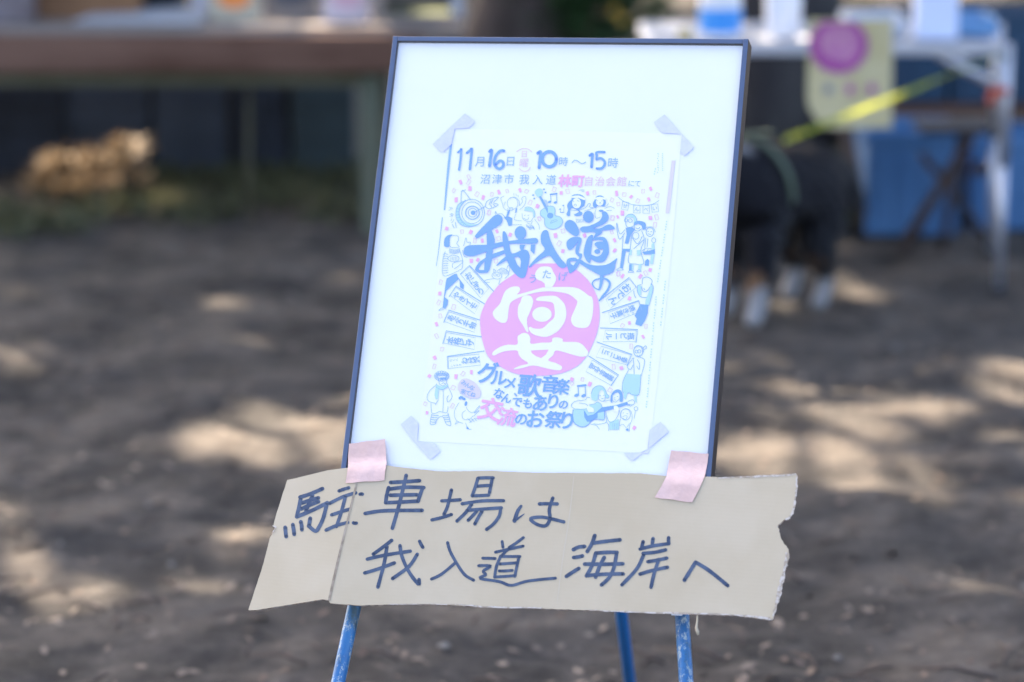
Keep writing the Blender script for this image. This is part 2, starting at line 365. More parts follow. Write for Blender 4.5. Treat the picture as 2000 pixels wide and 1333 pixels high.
for (a, b) in (((1478, 790), (1560, 975)), ((1540, 830), (1765, 950)), ((590, 770), (720, 900)), ((1790, 690), (2030, 775)), ((470, 830), (560, 905)), ((90, 1060), (330, 1180)), ((1650, 980), (1900, 1110))):  # unseen limbs laid along sun rays to streak the flecks with shadow
    ga, gb = G(*a), G(*b); A = ga + SUN * (4.9 / SUN.z); B = gb + SUN * (5.15 / SUN.z); i = min(range(len(TR)), key=lambda q: (Vector(TR[q][1]) - A).to_2d().length); tp_ = Vector(TR[i][1]) + Vector((0, 0, 4.2))
    m = MB(); m.tube(catmull([tuple(tp_), tuple(tp_.lerp(A, .6) + Vector((0, 0, .35))), tuple(A), tuple(A.lerp(B, .5) + Vector((.05, .1, .02))), tuple(B)], 4), [.045 - .0018 * k for k in range(17)], 8); m.build('limb', M['bark'], troot[i], smooth=True)
crowns = [MB() for _ in TR]
cx0, cx1, cy0, cy1 = -9.0, 6.5, 7.5, 23.0
NL = 74000; cs = rng.uniform(size=(NL, 8)); nsk = 0
tx = [(Vector(t_[1])) for t_ in TR]
for c in cs:
    x = cx0 + (cx1 - cx0) * c[0]; y = cy0 + (cy1 - cy0) * c[1]; z = 4.7 + 2.4 * c[2] + .25 * math.sin(x * 1.3) * math.cos(y)
    P = Vector((x, y, z)); g = sun_ground(P)
    if g.y < 2.6 or abs(g.x) > 3.6 or g.y > 17.5:
        if c[3] > .35: continue
    op = openness(P)
    if op and c[4] < op ** .45: continue  # leaves left out so that sun falls on the chosen flecks
    i = min(range(len(tx)), key=lambda k: (tx[k].x - x) ** 2 + (tx[k].y - y) ** 2)
    s_ = .10 + .09 * c[5]; a = c[6] * 6.283; ti = (c[7] - .5) * 1.6
    u = Vector((math.cos(a), math.sin(a), 0)); v = Vector((-math.sin(a) * math.cos(ti), math.cos(a) * math.cos(ti), math.sin(ti)))
    crowns[i].add([P - u * s_, P - v * s_ * .5 + u * s_ * .1, P + u * s_, P + v * s_ * .5 - u * s_ * .1], [(0, 1, 2, 3)])
for P0 in (V(372, 28, 9.05), V(345, 36, 9.0), V(400, 30, 9.1), V(1290, 52, 8.0), V(1320, 56, 7.95), V(1275, 40, 8.2)):   # extra leaves added to keep the sun off these spots
    for k in range(26):
        P = P0 + SUN * ((4.8 + 2.2 * k / 25 - P0.z) / SUN.z) + Vector((random.uniform(-.1, .1), random.uniform(-.1, .1), 0)); i = min(range(len(tx)), key=lambda q: (tx[q].x - P.x) ** 2 + (tx[q].y - P.y) ** 2)
        a = random.uniform(0, 6.28); u = Vector((math.cos(a), math.sin(a), 0)) * .15; v = Vector((-math.sin(a), math.cos(a), random.uniform(-.5, .5))) * .08
        crowns[i].add([P - u, P - v, P + u, P + v], [(0, 1, 2, 3)])
for i, m in enumerate(crowns):
    if m.v: m.build('crown', M['leafA'], troot[i])

# ------------------------------------------------------------------ the framed poster
yaw, lean, roll = .2645, .4799, .0196
BN = Vector((-math.sin(yaw) * math.cos(lean), -math.cos(yaw) * math.cos(lean), math.sin(lean)))
u_ = Vector((math.cos(yaw), -math.sin(yaw), 0)); v_ = BN.cross(u_)
if v_.z < 0: v_ = -v_
BU = u_ * math.cos(roll) + v_ * math.sin(roll); BV = -u_ * math.sin(roll) + v_ * math.cos(roll)
BT = Vector((.0727, 3.7, 1.1329)); BW = .475; BH = .665
def Bf(off):
    return lambda px, py, o=0: hit(px, py, BT + BN * (off + o), BN)
def P3(u, v, n): return BT + BU * u + BV * v + BN * n
RW, RD = .0068, .027
fr = empty('poster_frame', P3(0, -BH, 0), 'slim dark picture frame leaning on the blue easel, holding the festival flyer', 'picture frame')
def rail(u0, v0, u1, v1):
    m = MB(); vs = [P3(u, v, n) for n in (-RD, 0) for (u, v) in ((u0, v0), (u1, v0), (u1, v1), (u0, v1))]
    m.add(vs, [(4, 5, 6, 7), (3, 2, 1, 0), (0, 1, 5, 4), (1, 2, 6, 5), (2, 3, 7, 6), (3, 0, 4, 7)])
    o = m.build('rail', M['rail'], fr, bevel=.0006)
    o.data.materials.append(M['railside'])
    for k, p in enumerate(o.data.polygons): p.material_index = 0 if k == 0 else 1
    return o
rail(-BW / 2, -BH, -BW / 2 + RW, 0); rail(BW / 2 - RW, -BH, BW / 2, 0)
rail(-BW / 2 + RW + .0002, -RW, BW / 2 - RW - .0002, -.0003); rail(-BW / 2 + RW + .0002, -BH + .0003, BW / 2 - RW - .0002, -BH + RW)
def sheet(name, ins, n0, n1, mt):
    m = MB(); a, b = BW / 2 - ins, ins
    vs = [P3(u, v, n) for n in (n1, n0) for (u, v) in ((-a, -BH + b), (a, -BH + b), (a, -b), (-a, -b))]
    m.add(vs, [(4, 5, 6, 7), (3, 2, 1, 0), (0, 1, 5, 4), (1, 2, 6, 5), (2, 3, 7, 6), (3, 0, 4, 7)]); return m.build(name, mt, fr)
sheet('mount_board', RW + .0004, -.0062, -.010, M['mat'])
m = MB(); a, b = BW / 2 - RW - .0004, RW + .0004
m.add([P3(u, v, -.0022) for (u, v) in ((-a, -BH + b), (a, -BH + b), (a, -b), (-a, -b))], [(0, 1, 2, 3)]); m.build('acrylic_pane', M['pane'], fr)

# flyer and its print
fp = Bf(-.0059)
fl = MB(); base = [(890, 252), (1110, 256), (1332, 262), (1315, 460), (1301, 600), (1284, 745), (1268, 886), (1040, 874), (815, 862), (836, 700), (852, 560), (872, 400)]
fl.poly(base, fp)
flyer = fl.build('flyer', M['paper']); tag(flyer, 'white A3 festival flyer printed in blue and pink, taped inside the dark frame', 'poster')
ink = Bf(-.00525); ink2 = Bf(-.0050); ink3 = Bf(-.00475)
def zoom(ox, oy, s, fn): return lambda x, y, o=0: fn(ox + x / s, oy + y / s, o)
ZA = lambda f: zoom(900, 400, 6.25, f); ZB = lambda f: zoom(930, 510, 5.796, f); ZC = lambda f: zoom(820, 280, 7.84, f); ZD = lambda f: zoom(1070, 280, 7.84, f)
ZE = lambda f: zoom(820, 690, 7.84, f); ZF = lambda f: zoom(1070, 690, 7.84, f); ZG = lambda f: zoom(820, 440, 4.444, f); ZH = lambda f: zoom(1150, 500, 4.444, f)

# pink disc
d = MB(); d.poly(closed([(45, 700), (50, 620), (80, 530), (130, 430), (200, 340), (280, 250), (430, 150), (560, 70), (680, 35), (900, 30), (1000, 60), (1130, 100), (1220, 170), (1290, 250), (1350, 360), (1385, 470), (1397, 600), (1385, 740), (1345, 880), (1270, 1040), (1180, 1160), (1050, 1240), (900, 1285), (700, 1300), (520, 1290), (400, 1260), (280, 1200), (150, 1100), (100, 1000), (60, 850)]), ZB(ink))
d.build('pink_disc', M['pink'], flyer)
f = ZB(ink2)
for P, Hs in [([(690, 100), (740, 65), (840, 70), (870, 120), (905, 190), (890, 250), (850, 300), (785, 300), (775, 260), (740, 230), (690, 210), (665, 160)], []),
    ([(470, 290), (495, 310), (490, 350), (465, 380), (600, 345), (700, 315), (790, 298), (1050, 295), (1150, 310), (1220, 350), (1270, 390), (1310, 410), (1325, 470), (1325, 560), (1310, 650), (1280, 730), (1230, 760), (1150, 755), (1100, 730), (1075, 680), (1080, 630), (1110, 560), (1145, 470), (1120, 430), (1050, 380), (950, 355), (800, 345), (650, 365), (500, 410), (405, 460), (375, 510), (365, 580), (355, 660), (330, 700), (270, 695), (210, 650), (187, 600), (200, 560), (265, 490), (290, 430), (330, 340), (400, 295)], []),
    ([(500, 470), (520, 410), (570, 390), (620, 400), (645, 450), (635, 510), (600, 600), (578, 650), (578, 720), (590, 780), (590, 805), (570, 800), (530, 730), (480, 650), (470, 570), (480, 500)], []),
    ([(680, 430), (720, 405), (820, 395), (900, 398), (960, 440), (1005, 500), (1022, 600), (1000, 690), (950, 770), (890, 820), (800, 860), (700, 850), (630, 820), (595, 770), (610, 745), (660, 765), (750, 762), (820, 700), (885, 635), (885, 530), (865, 475), (800, 460), (690, 450)], []),
    (ell(745, 605, 110, 85, 16), []),
    ([(500, 830), (540, 815), (590, 830), (615, 880), (620, 938), (740, 925), (850, 920), (865, 875), (920, 865), (980, 885), (988, 915), (1130, 918), (1200, 945), (1250, 1000), (1268, 1040), (1250, 1075), (1190, 1085), (1100, 1065), (1000, 1035), (900, 1015), (870, 1070), (815, 1125), (900, 1155), (965, 1190), (970, 1220), (940, 1240), (830, 1225), (650, 1185), (540, 1210), (440, 1228), (428, 1218), (500, 1185), (590, 1160), (520, 1110), (480, 1060), (462, 1015), (350, 1020), (270, 1040), (210, 1070), (180, 1060), (200, 1020), (280, 970), (360, 948), (465, 945), (468, 860)], [[(620, 1015), (820, 1005), (790, 1060), (735, 1100), (680, 1080), (630, 1045)]])]:
    q = MB(); q.poly(closed(P, 3), f, Hs); q.build('white_brush_stroke', M['paper'], flyer)
# big blue brush headline
hs = [MB() for _ in range(4)]; f = ZA(ink3)
for ip, (P, Hs) in enumerate([([(175, 395), (180, 370), (250, 290), (330, 210), (400, 140), (450, 122), (490, 135), (508, 170), (500, 220), (460, 260), (368, 312), (300, 350), (215, 405), (190, 410)], []),
    ([(318, 340), (368, 308), (390, 350), (412, 420), (410, 480), (395, 530), (385, 620), (375, 680), (355, 770), (330, 825), (270, 835), (225, 835), (190, 815), (175, 790), (190, 750), (240, 690), (300, 650), (305, 620), (315, 560), (318, 470)], [[(290, 690), (285, 800), (225, 800), (215, 785), (250, 735)]]),
    ([(35, 570), (45, 530), (90, 500), (200, 492), (315, 490), (420, 472), (520, 452), (700, 430), (880, 408), (925, 412), (942, 440), (930, 470), (880, 478), (700, 478), (590, 482), (400, 540), (310, 575), (200, 615), (120, 632), (60, 620), (38, 600)], []),
    ([(380, 605), (535, 552), (550, 590), (380, 662)], []), ([(430, 745), (480, 690), (550, 630), (562, 675), (500, 715), (440, 748)], []),
    ([(512, 335), (508, 400), (515, 480), (530, 560), (560, 670), (600, 760), (650, 830), (700, 880), (745, 898), (785, 880), (805, 820), (830, 700), (838, 620), (820, 570), (790, 552), (740, 555), (625, 598), (590, 485), (570, 400), (550, 345), (530, 325)], [[(650, 645), (700, 635), (725, 655), (735, 700), (725, 775), (690, 735)]]),
    (ell(728, 345, 70, 82, 14), []), ([(695, 400), (765, 400), (760, 440), (700, 440)], []), ([(720, 490), (790, 490), (770, 520), (765, 565), (730, 555), (718, 520)], []), ([(855, 485), (908, 485), (895, 605), (850, 560)], []),
    ([(1010, 318), (1045, 310), (1068, 335), (1080, 390), (1110, 470), (1160, 570), (1220, 660), (1285, 730), (1280, 765), (1240, 775), (1195, 755), (1140, 690), (1085, 625), (1000, 655), (900, 720), (850, 765), (830, 768), (850, 730), (930, 640), (1025, 550), (985, 480), (975, 400), (985, 350)], []),
    (ell(1557, 148, 65, 72, 14), []), ([(1270, 230), (1300, 195), (1340, 188), (1390, 215), (1430, 280), (1447, 340), (1430, 375), (1400, 385), (1350, 360), (1290, 310), (1268, 270)], []),
    ([(1735, 85), (1775, 90), (1803, 140), (1795, 190), (1740, 240), (1650, 280), (1630, 290), (1700, 290), (1780, 250), (1830, 245), (1875, 280), (1870, 300), (1800, 310), (1725, 320), (1720, 350), (1640, 400), (1622, 395), (1640, 338), (1500, 338), (1460, 315), (1458, 290), (1490, 268), (1560, 262), (1650, 225), (1700, 190), (1725, 140), (1720, 100)], []),
    ([(1590, 370), (1615, 385), (1600, 480), (1590, 560), (1590, 640), (1575, 710), (1560, 712), (1520, 660), (1500, 590), (1515, 500), (1545, 410)], []),
    ([(1615, 405), (1700, 395), (1750, 400), (1790, 450), (1808, 560), (1790, 630), (1750, 690), (1700, 705), (1640, 695), (1585, 655), (1590, 612), (1650, 632), (1700, 620), (1730, 580), (1735, 540), (1690, 550), (1660, 520), (1632, 490), (1650, 460), (1700, 450), (1735, 450), (1715, 432), (1615, 432)], []),
    (ell(1665, 572, 35, 28, 12), []),
    ([(1290, 490), (1300, 440), (1360, 400), (1430, 395), (1470, 410), (1470, 450), (1450, 520), (1440, 590), (1478, 600), (1475, 640), (1455, 690), (1440, 730), (1400, 795), (1330, 840), (1310, 790), (1290, 720), (1300, 670), (1340, 650), (1400, 650), (1430, 670), (1445, 640), (1405, 600), (1400, 540), (1420, 480), (1440, 445), (1400, 490), (1370, 530), (1330, 553), (1305, 540)], [[(1335, 690), (1415, 690), (1375, 745), (1340, 725)]]),
    ([(1430, 680), (1470, 675), (1530, 715), (1620, 742), (1720, 742), (1800, 725), (1870, 680), (1905, 655), (1908, 670), (1885, 730), (1880, 780), (1840, 835), (1740, 868), (1700, 862), (1640, 830), (1540, 775), (1450, 715)], [])]):
    q = hs[0 if ip < 10 else 1 if ip == 10 else 2]; q.poly(closed(P, 3) if len(P) > 6 else P, f, Hs)
q = hs[3]; q.stroke([(1722, 850, 46), (1715, 940, 38), (1700, 1010, 28), (1685, 1040, 18)], 30, f)
q.stroke([(1685, 1040, 14), (1640, 1020, 12), (1605, 970, 14), (1630, 925, 16), (1700, 903, 18), (1760, 905, 22), (1810, 940, 28), (1815, 990, 26), (1780, 1060, 26), (1730, 1120, 26), (1690, 1175, 16)], 20, f)
for q in hs: q.build('brush_character', M['ink'], flyer)
# handwritten date figures
df = [MB() for _ in range(4)]
fC = ZC(ink2); fD = ZD(ink2)
for P, wd in [([(585, 140), (625, 105), (635, 88), (622, 250), (600, 410)], 32), ([(720, 150), (775, 105), (795, 88), (780, 250), (765, 400)], 38), ([(1068, 130), (1100, 108), (1080, 240), (1065, 352)], 44),
    ([(1290, 118), (1230, 120), (1165, 190), (1138, 290), (1160, 360), (1220, 393), (1275, 350), (1272, 290), (1220, 272), (1160, 330)], 42), ([(1805, 155), (1850, 132), (1838, 250), (1825, 378)], 46)]: df[0 if P[0][0] < 1000 else 1 if P[0][0] < 1500 else 2].stroke(P, wd, fC)
df[2].stroke([(x, y) for x, y in ell(22, 245, 108, 115, 18)] + [(130, 245)], 50, fD)
for P, wd in [([(642, 190), (683, 165), (675, 260), (668, 368)], 40), ([(868, 137), (750, 140), (748, 195), (745, 248)], 36), ([(745, 248), (810, 232), (868, 280), (862, 345), (815, 388), (748, 388)], 38), ]: df[3].stroke(P, wd, fD)
for q in df: q.build('date_figure', M['ink'], flyer)

# type set lettering through the built in font
def text_mesh(s, bold):
    c = bpy.data.curves.new('t', 'FONT'); c.body = s; c.size = 1; c.offset = bold; c.resolution_u = 3; c.align_x = 'CENTER'
    o = bpy.data.objects.new('t', c); COL.objects.link(o); bpy.context.view_layer.update()
    me = o.evaluated_get(bpy.context.evaluated_depsgraph_get()).to_mesh()
    v = [(p.co.x, p.co.y) for p in me.vertices]; f_ = [tuple(p.vertices) for p in me.polygons]
    o.evaluated_get(bpy.context.evaluated_depsgraph_get()).to_mesh_clear(); bpy.data.objects.remove(o); bpy.data.curves.remove(c); return v, f_
TM = {}
def put(mb, s, x, y, size, fn, ang=0, bold=0.0, sx=1.0, shear=.10):
    """each character is centred on x, y; ang turns clockwise in degrees"""
    if s not in TM: TM[s] = text_mesh(s, 0)
    v, f_ = TM[s]
    if bold:
        k = len(v); bo = bold * 1.15; v = [(a + i, b + j) for i, j in ((bo, 0), (-bo, 0), (0, bo), (0, -bo), (bo * .7, bo * .7), (-bo * .7, bo * .7), (bo * .7, -bo * .7), (-bo * .7, -bo * .7)) for a, b in v]; f_ = [tuple(q + k * c for q in g) for c in range(8) for g in f_]
    if not v: return
    xs = [p[0] for p in v]; ys = [p[1] for p in v]; cx = (min(xs) + max(xs)) / 2; cy = .38
    c, sn = math.cos(rad(ang)), math.sin(rad(ang)); mb.k += 1; off = (mb.k % 16) * 8e-6; vs = []
    n1 = len(TM[s][0])
    for iv, (a, b) in enumerate(v):
        a = (a - cx) * size * sx; b = -(b - cy) * size; a -= b * shear; vs.append(fn(x + a * c - b * sn, y + a * sn + b * c, off + (iv // n1) * 4e-6))
    mb.add(vs, f_)
def line(mb, s, a, b, size, fn, ang=0, bold=0, **k):
    n = len(s)
    for i, ch in enumerate(s):
        t = i / max(1, n - 1); put(mb, ch, a[0] + (b[0] - a[0]) * t, a[1] + (b[1] - a[1]) * t, size, fn, ang, bold, **k)
bl = MB(); pk = MB()
put(bl, '月', 915, 280, 170, fC); put(bl, '日', 1388, 275, 165, fC)
line(bl, '沼津市', (1000, 550), (1365, 548), 160, fC); line(bl, '我入道', (1600, 555), (2010, 560), 165, fC)
put(pk, '日', 1600, 165, 115, fC, 0); put(pk, '曜', 1595, 300, 145, fC)
pk.stroke([(1485, 130), (1540, 95), (1600, 80), (1665, 95), (1715, 135)], 10, fC); pk.stroke([(1520, 385), (1560, 420), (1610, 430), (1660, 415), (1690, 370)], 10, fC)
put(bl, '時', 240, 280, 150, fD); put(bl, '時', 1000, 300, 170, fD)
bl.stroke([(370, 300), (410, 262), (460, 275), (520, 315), (580, 290)], 12, fD)
line(pk, '自治会館', (625, 580), (1130, 585), 158, fD); line(bl, 'にて', (1280, 615), (1375, 618), 110, fD)
for ch, x in (('林', 260), ('町', 465)): bk = MB(); put(bk, ch, x, 576, 200, fD, 0, bold=.028); bk.build('bold_pink_character', M['pink'], flyer)
line(bl, 'アタリ', (470, 1010), (495, 1190), 75, fC, 15); bl.stroke([(545, 1215), (555, 1290)], 9, fC); bl.stroke([(495, 1240), (525, 1300)], 9, fC)
g2 = Bf(-.00465); fB3 = ZB(g2)
put(bl, 'う', 640, 200, 110, fB3); put(bl, 'た', 800, 150, 115, fB3); put(bl, 'げ', 985, 175, 115, fB3)
# bottom lines of lettering
fE = ZE(ink2); fF = ZF(ink2)
for ch, x, y, s_, a in [('グ', 1040, 300, 310, 2), ('ル', 1215, 375, 240, 4), ('メ', 1385, 455, 190, 6), ('、', 1475, 590, 150, 6), ('歌', 1680, 495, 330, 4), ('、', 1870, 620, 170, 4),
    ('な', 1212, 618, 160, 12), ('ん', 1330, 690, 150, 10), ('で', 1490, 745, 155, 5), ('も', 1650, 770, 155, 3), ('あ', 1845, 765, 240, 2), ('の', 1550, 1005, 190, 3), ('お', 1770, 1010, 270, 3)]:
    bb = MB(); put(bb, ch, x, y, s_ * 1.1, fE, a, bold=.019); bb.build('blue_gothic_character', M['ink'], flyer)
for ch, x, y, s_, a in [('音', 30, 470, 245, 3), ('楽', 208, 515, 235, 3), ('り', 80, 735, 230, 2), ('の', 238, 785, 145, 3), ('祭', 90, 1020, 250, 3), ('り', 295, 1030, 270, 3)]:
    bb = MB(); put(bb, ch, x, y, s_ * 1.1, fF, a, bold=.019); bb.build('blue_gothic_character', M['ink'], flyer)
for ch, x, y, s_, a in [('交', 1085, 860, 350, 10), ('流', 1340, 975, 290, 8)]: pp = MB(); put(pp, ch, x, y, s_ * 1.05, fE, a, bold=.02); pp.build('pink_gothic_character', M['pink'], flyer)
bu = MB(); bu.poly(closed([(590, 480), (640, 405), (720, 392), (840, 450), (920, 560), (930, 640), (890, 690), (790, 690), (770, 720), (755, 685), (660, 640), (590, 570)], 3), fE); bu.build('speech_bubble', M['lav'], flyer)
fE3 = ZE(ink3); line(bl, 'みんな', (675, 455), (800, 530), 88, fE3, 18, bold=.01); line(bl, '来てね', (665, 590), (815, 635), 88, fE3, 10, bold=.01)
# stall flags: outline, pole and vertical lettering
ln = MB(); fG = ZG(ink); fH = ZH(ink)
def flag(c, pole, txt, a, b, size, ang, fn):
    ln.stroke(c + [c[0]], 3, fn, smooth=False); ln.stroke(pole, 7, fn, smooth=False)
    line(bl, txt, a, b, size * 1.15, fn, ang, bold=.014, shear=0)
flag([(430, 360), (355, 430), (527, 632), (598, 550)], [(352, 425), (430, 350), (640, 575)], 'おにぎり', (422, 438), (530, 575), 58, -33, fG)
flag([(312, 540), (262, 610), (475, 770), (518, 680)], [(255, 620), (312, 530), (560, 683)], 'やきイモ', (318, 610), (465, 700), 56, -55, fG)
flag([(250, 752), (215, 838), (472, 930), (490, 828)], [(208, 842), (250, 738), (520, 824)], 'あぶり干物', (265, 805), (458, 872), 52, -68, fG)
flag([(230, 932), (210, 1025), (472, 1080), (482, 978)], [(200, 1028), (228, 918), (535, 970)], '本格ピザ', (265, 1000), (440, 1022), 60, -80, fG)
flag([(245, 1145), (250, 1245), (528, 1215), (512, 1120)], [(245, 1245), (238, 1140), (558, 1093)], 'わさび沢', (385, 1178), (492, 1168), 52, -95, fG)
line(bl, 'らくん', (268, 1175), (320, 1168), 26, fG, -95); line(bl, 'いそやき', (275, 1222), (350, 1212), 22, fG, -95)
flag([(350, 200), (412, 272), (190, 455), (148, 380)], [(412, 272), (350, 188), (92, 390)], 'おでん', (330, 280), (215, 385), 72, 48, fH)
flag([(432, 395), (455, 480), (185, 590), (172, 490)], [(460, 470), (435, 388), (118, 492)], '焼き菓子', (375, 455), (215, 520), 50, 66, fH)
line(bl, 'ふわふわ', (420, 488), (310, 520), 22, fH, 70)
flag([(412, 648), (405, 745), (122, 745), (145, 645)], [(410, 752), (425, 640), (100, 626)], '瓶ビール', (365, 698), (175, 698), 56, 90, fH)
flag([(368, 860), (325, 945), (62, 878), (108, 785)], [(332, 952), (375, 856), (70, 748)], '香るコーヒー', (310, 905), (120, 828), 46, 108, fH)
flag([(250, 1042), (190, 1122), (-25, 1005), (30, 905)], [(193, 1128), (258, 1034), (0, 870)], '雑貨手作品', (190, 1060), (30, 960), 46, 120, fH)
# bunting
for x, y, ch, a in [(1185, 960, 'せ', 10), (1362, 1010, 'ん', 0), (1505, 1015, 'べ', 0), (1640, 995, 'い', -6)]:
    c, s_ = math.cos(rad(a)), math.sin(rad(a)); P = [(x + i * c - j * s_, y + i * s_ + j * c) for i, j in ((-48, -60), (48, -60), (50, 60), (-50, 58))]
    ln.stroke(P + [P[0]], 7, fD, smooth=False); put(bl, ch, x, y, 80, fD, a)
ln.stroke([(1080, 830), (1170, 895), (1300, 940), (1450, 955), (1600, 935), (1700, 880)], 7, fD)
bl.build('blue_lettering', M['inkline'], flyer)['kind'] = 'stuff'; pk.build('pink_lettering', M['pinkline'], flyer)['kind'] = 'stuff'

# drawings: thin outlines, light fills, solid fills
li = MB(); so_ = MB()
def S(fn, *Ls, w=9):
    for L in Ls: ln.stroke(L, w, fn)
def circ(fn, x, y, rx, ry=None, w=9, rot=0):
    e = ell(x, y, rx, ry or rx, 14, rot); ln.stroke(e + [e[0]], w, fn)
# target with an arrow
f = ZC(ink)
li.poly(closed([(700, 880), (600, 930), (555, 1030), (560, 1150), (620, 1240), (720, 1278), (820, 1270), (900, 1240), (800, 1240), (680, 1200), (610, 1100), (615, 1000), (650, 930)], 3), f)
circ(f, 795, 1065, 195, 205, 9); circ(f, 800, 1065, 158, 165, 8); circ(f, 805, 1065, 105, 100, 15); circ(f, 808, 1065, 68, 66, 9); so_.poly(ell(815, 1065, 36, 34, 14), f)
S(f, [(700, 880), (600, 930), (555, 1030), (560, 1150), (620, 1240), (720, 1278), (820, 1270), (900, 1240)], [(840, 1055), (1000, 970)], [(1000, 970), (1040, 880), (1205, 825), (1130, 910), (1200, 945), (1070, 1005), (1000, 970)], [(1060, 940), (1090, 875)], [(1090, 925), (1120, 860)], [(1100, 985), (1080, 940)], [(1150, 965), (1120, 925)], [(630, 900), (650, 720), (775, 865)], [(630, 740), (700, 715)])
for k in range(14):
    a = rad(100 + k * 12); S(f, [(795 + 200 * math.cos(a), 1065 + 208 * math.sin(a)), (790 + 235 * math.cos(a), 1068 + 222 * math.sin(a))], w=6)
# two cheering people
circ(f, 1420, 920, 82, 90, 6); S(f, [(1340, 1030), (1290, 1000), (1255, 900), (1240, 840), (1290, 810)], [(1520, 960), (1570, 900), (1560, 840), (1610, 815), (1625, 860), (1600, 950), (1530, 1020)], [(1370, 850), (1450, 825), (1520, 890), (1520, 960)], [(1310, 900), (1290, 950)], [(1350, 1000), (1330, 1120)], w=6)
circ(f, 1400, 1008, 26, 26, 6); S(f, [(1440, 770), (1440, 800)], [(1470, 775), (1480, 805)], [(1500, 795), (1510, 820)], w=5)
so_.poly([(1285, 1130), (1350, 1120), (1415, 1150), (1410, 1260), (1360, 1270), (1330, 1190)], f); so_.poly([(1360, 1020), (1385, 1030), (1345, 1130), (1320, 1120)], f); so_.poly([(1470, 1000), (1490, 990), (1480, 1060), (1458, 1070)], f)
S(f, [(1155, 1090), (1160, 1040), (1180, 1085), (1250, 1080), (1300, 1130)], w=7)
li.poly(closed([(1600, 1030), (1625, 985), (1700, 990), (1750, 1040), (1760, 1110), (1735, 1130), (1730, 1060), (1660, 1040)], 3), f)
S(f, [(1600, 1030), (1625, 980), (1700, 985), (1755, 1040), (1760, 1120), (1730, 1150), (1690, 1200), (1620, 1190), (1575, 1150), (1565, 1080)], [(1600, 1110), (1615, 1100)], [(1650, 1110), (1670, 1105)], [(1590, 1150), (1640, 1175), (1670, 1140)], [(1640, 1220), (1700, 1240), (1720, 1190)], [(1630, 1250), (1650, 1290), (1750, 1290)], [(1760, 1170), (1820, 1250), (1830, 1320)], [(1470, 1080), (1450, 1170), (1560, 1190)], [(1420, 1250), (1560, 1250)], w=6)
for k in range(4): S(f, [(1640 + k * 10, 1255 + k * 18), (1670 + k * 8, 1275 + k * 16), (1700 + k * 8, 1255 + k * 16), (1740 + k * 6, 1275 + k * 16)], w=6)
# small guitar with notes, drawn in the first tracing frame
f = ZA(ink)
li.poly(closed([(1060, 20), (1120, 20), (1150, 60), (1150, 130), (1210, 150), (1243, 200), (1220, 260), (1150, 297), (1070, 290), (1025, 240), (1020, 170), (975, 130), (975, 80), (1010, 50)], 3), f)
S(f, [(1060, 20), (1120, 20), (1150, 60), (1150, 130), (1210, 150), (1243, 200), (1220, 260), (1150, 297), (1070, 290), (1025, 240), (1020, 170), (975, 130), (975, 80), (1010, 50), (1060, 20)], w=7)
so_.poly(ell(1092, 135, 38, 36, 14), f); S(f, [(1095, 225), (1110, 200), (1165, 185), (1170, 200), (1095, 228)], w=6)
for k in range(4): S(f, [(1005 + 12 * k, -60), (1080 + 12 * k, 160)], w=4)
f = ZC(ink); li.poly(closed([(1760, 750), (1800, 700), (1860, 700), (1885, 760), (1850, 830), (1800, 820)], 3), f); so_.poly([(1820, 820), (1855, 810), (1960, 1000), (1960, 1080)], f)
for x, y in ((1735, 795), (1752, 848), (1900, 705), (1922, 755)): so_.poly(ell(x, y, 16, 12, 8), f)
f = ZD(ink)
def note(f, a, b, t, s_, sl=0):
    so_.poly(ell(a[0], a[1], s_, s_ * .62, 12, -25), f); so_.poly(ell(b[0], b[1], s_, s_ * .62, 12, -25), f)
    ln.stroke([(a[0] + s_ * .8, a[1]), (a[0] + s_ * .6, t)], s_ * .35, f, smooth=False); ln.stroke([(b[0] + s_ * .8, b[1]), (b[0] + s_ * .6, t - sl)], s_ * .35, f, smooth=False)
    so_.stroke([(a[0] + s_ * .5, t), (b[0] + s_ * .8, t - sl)], s_ * .75, f, smooth=False)
note(f, (25, 900), (115, 908), 785, 28, 12); note(ZF(ink), (440, 645), (548, 652), 505, 38, 14); note(f, (185, 1010), (235, 955), 1060, 14)
# two women with headbands
so_.poly(closed([(365, 850), (370, 800), (450, 780), (530, 800), (570, 860), (555, 960), (480, 1015), (500, 1050), (525, 1060), (520, 1100), (440, 1120), (400, 1090), (480, 1050), (370, 990), (340, 1040), (340, 1110), (300, 1115), (285, 1080), (310, 1020), (295, 960), (320, 900), (360, 870)], 2), f)
wh = MB(); f2 = ZD(ink2)
wh.poly(ell(440, 920, 68, 80, 18), f2); wh.poly(closed([(365, 815), (470, 800), (570, 845), (560, 875), (470, 840), (370, 840)], 2), f2)
S(ZD(ink3), [(375, 870), (400, 900)], [(450, 880), (480, 890)], [(400, 960), (410, 935), (435, 940), (430, 965)], w=7)
S(f, [(340, 1020), (450, 1030), (570, 990), (620, 930), (650, 930), (640, 980), (700, 990), (680, 1000), (560, 1040)], w=7)
so_.poly(closed([(740, 820), (790, 800), (850, 820), (885, 880), (880, 940), (850, 970), (760, 960), (740, 990), (700, 980), (690, 920), (720, 860)], 2), f); wh.poly(ell(795, 900, 58, 60, 16), f2); wh.poly(closed([(725, 840), (800, 820), (890, 845), (885, 870), (800, 850), (730, 865)], 2), f2)
S(ZD(ink3), [(790, 925), (800, 905), (815, 925)], [(750, 885), (765, 880)], [(815, 885), (835, 882)], w=6)
S(f, [(740, 1000), (720, 1080), (740, 1150), (800, 1130)], [(840, 970), (900, 960), (930, 920)], [(870, 1000), (950, 970), (1020, 1000)], [(900, 1030), (980, 1030)], w=6); so_.poly(ell(815, 1035, 38, 16, 10), f)
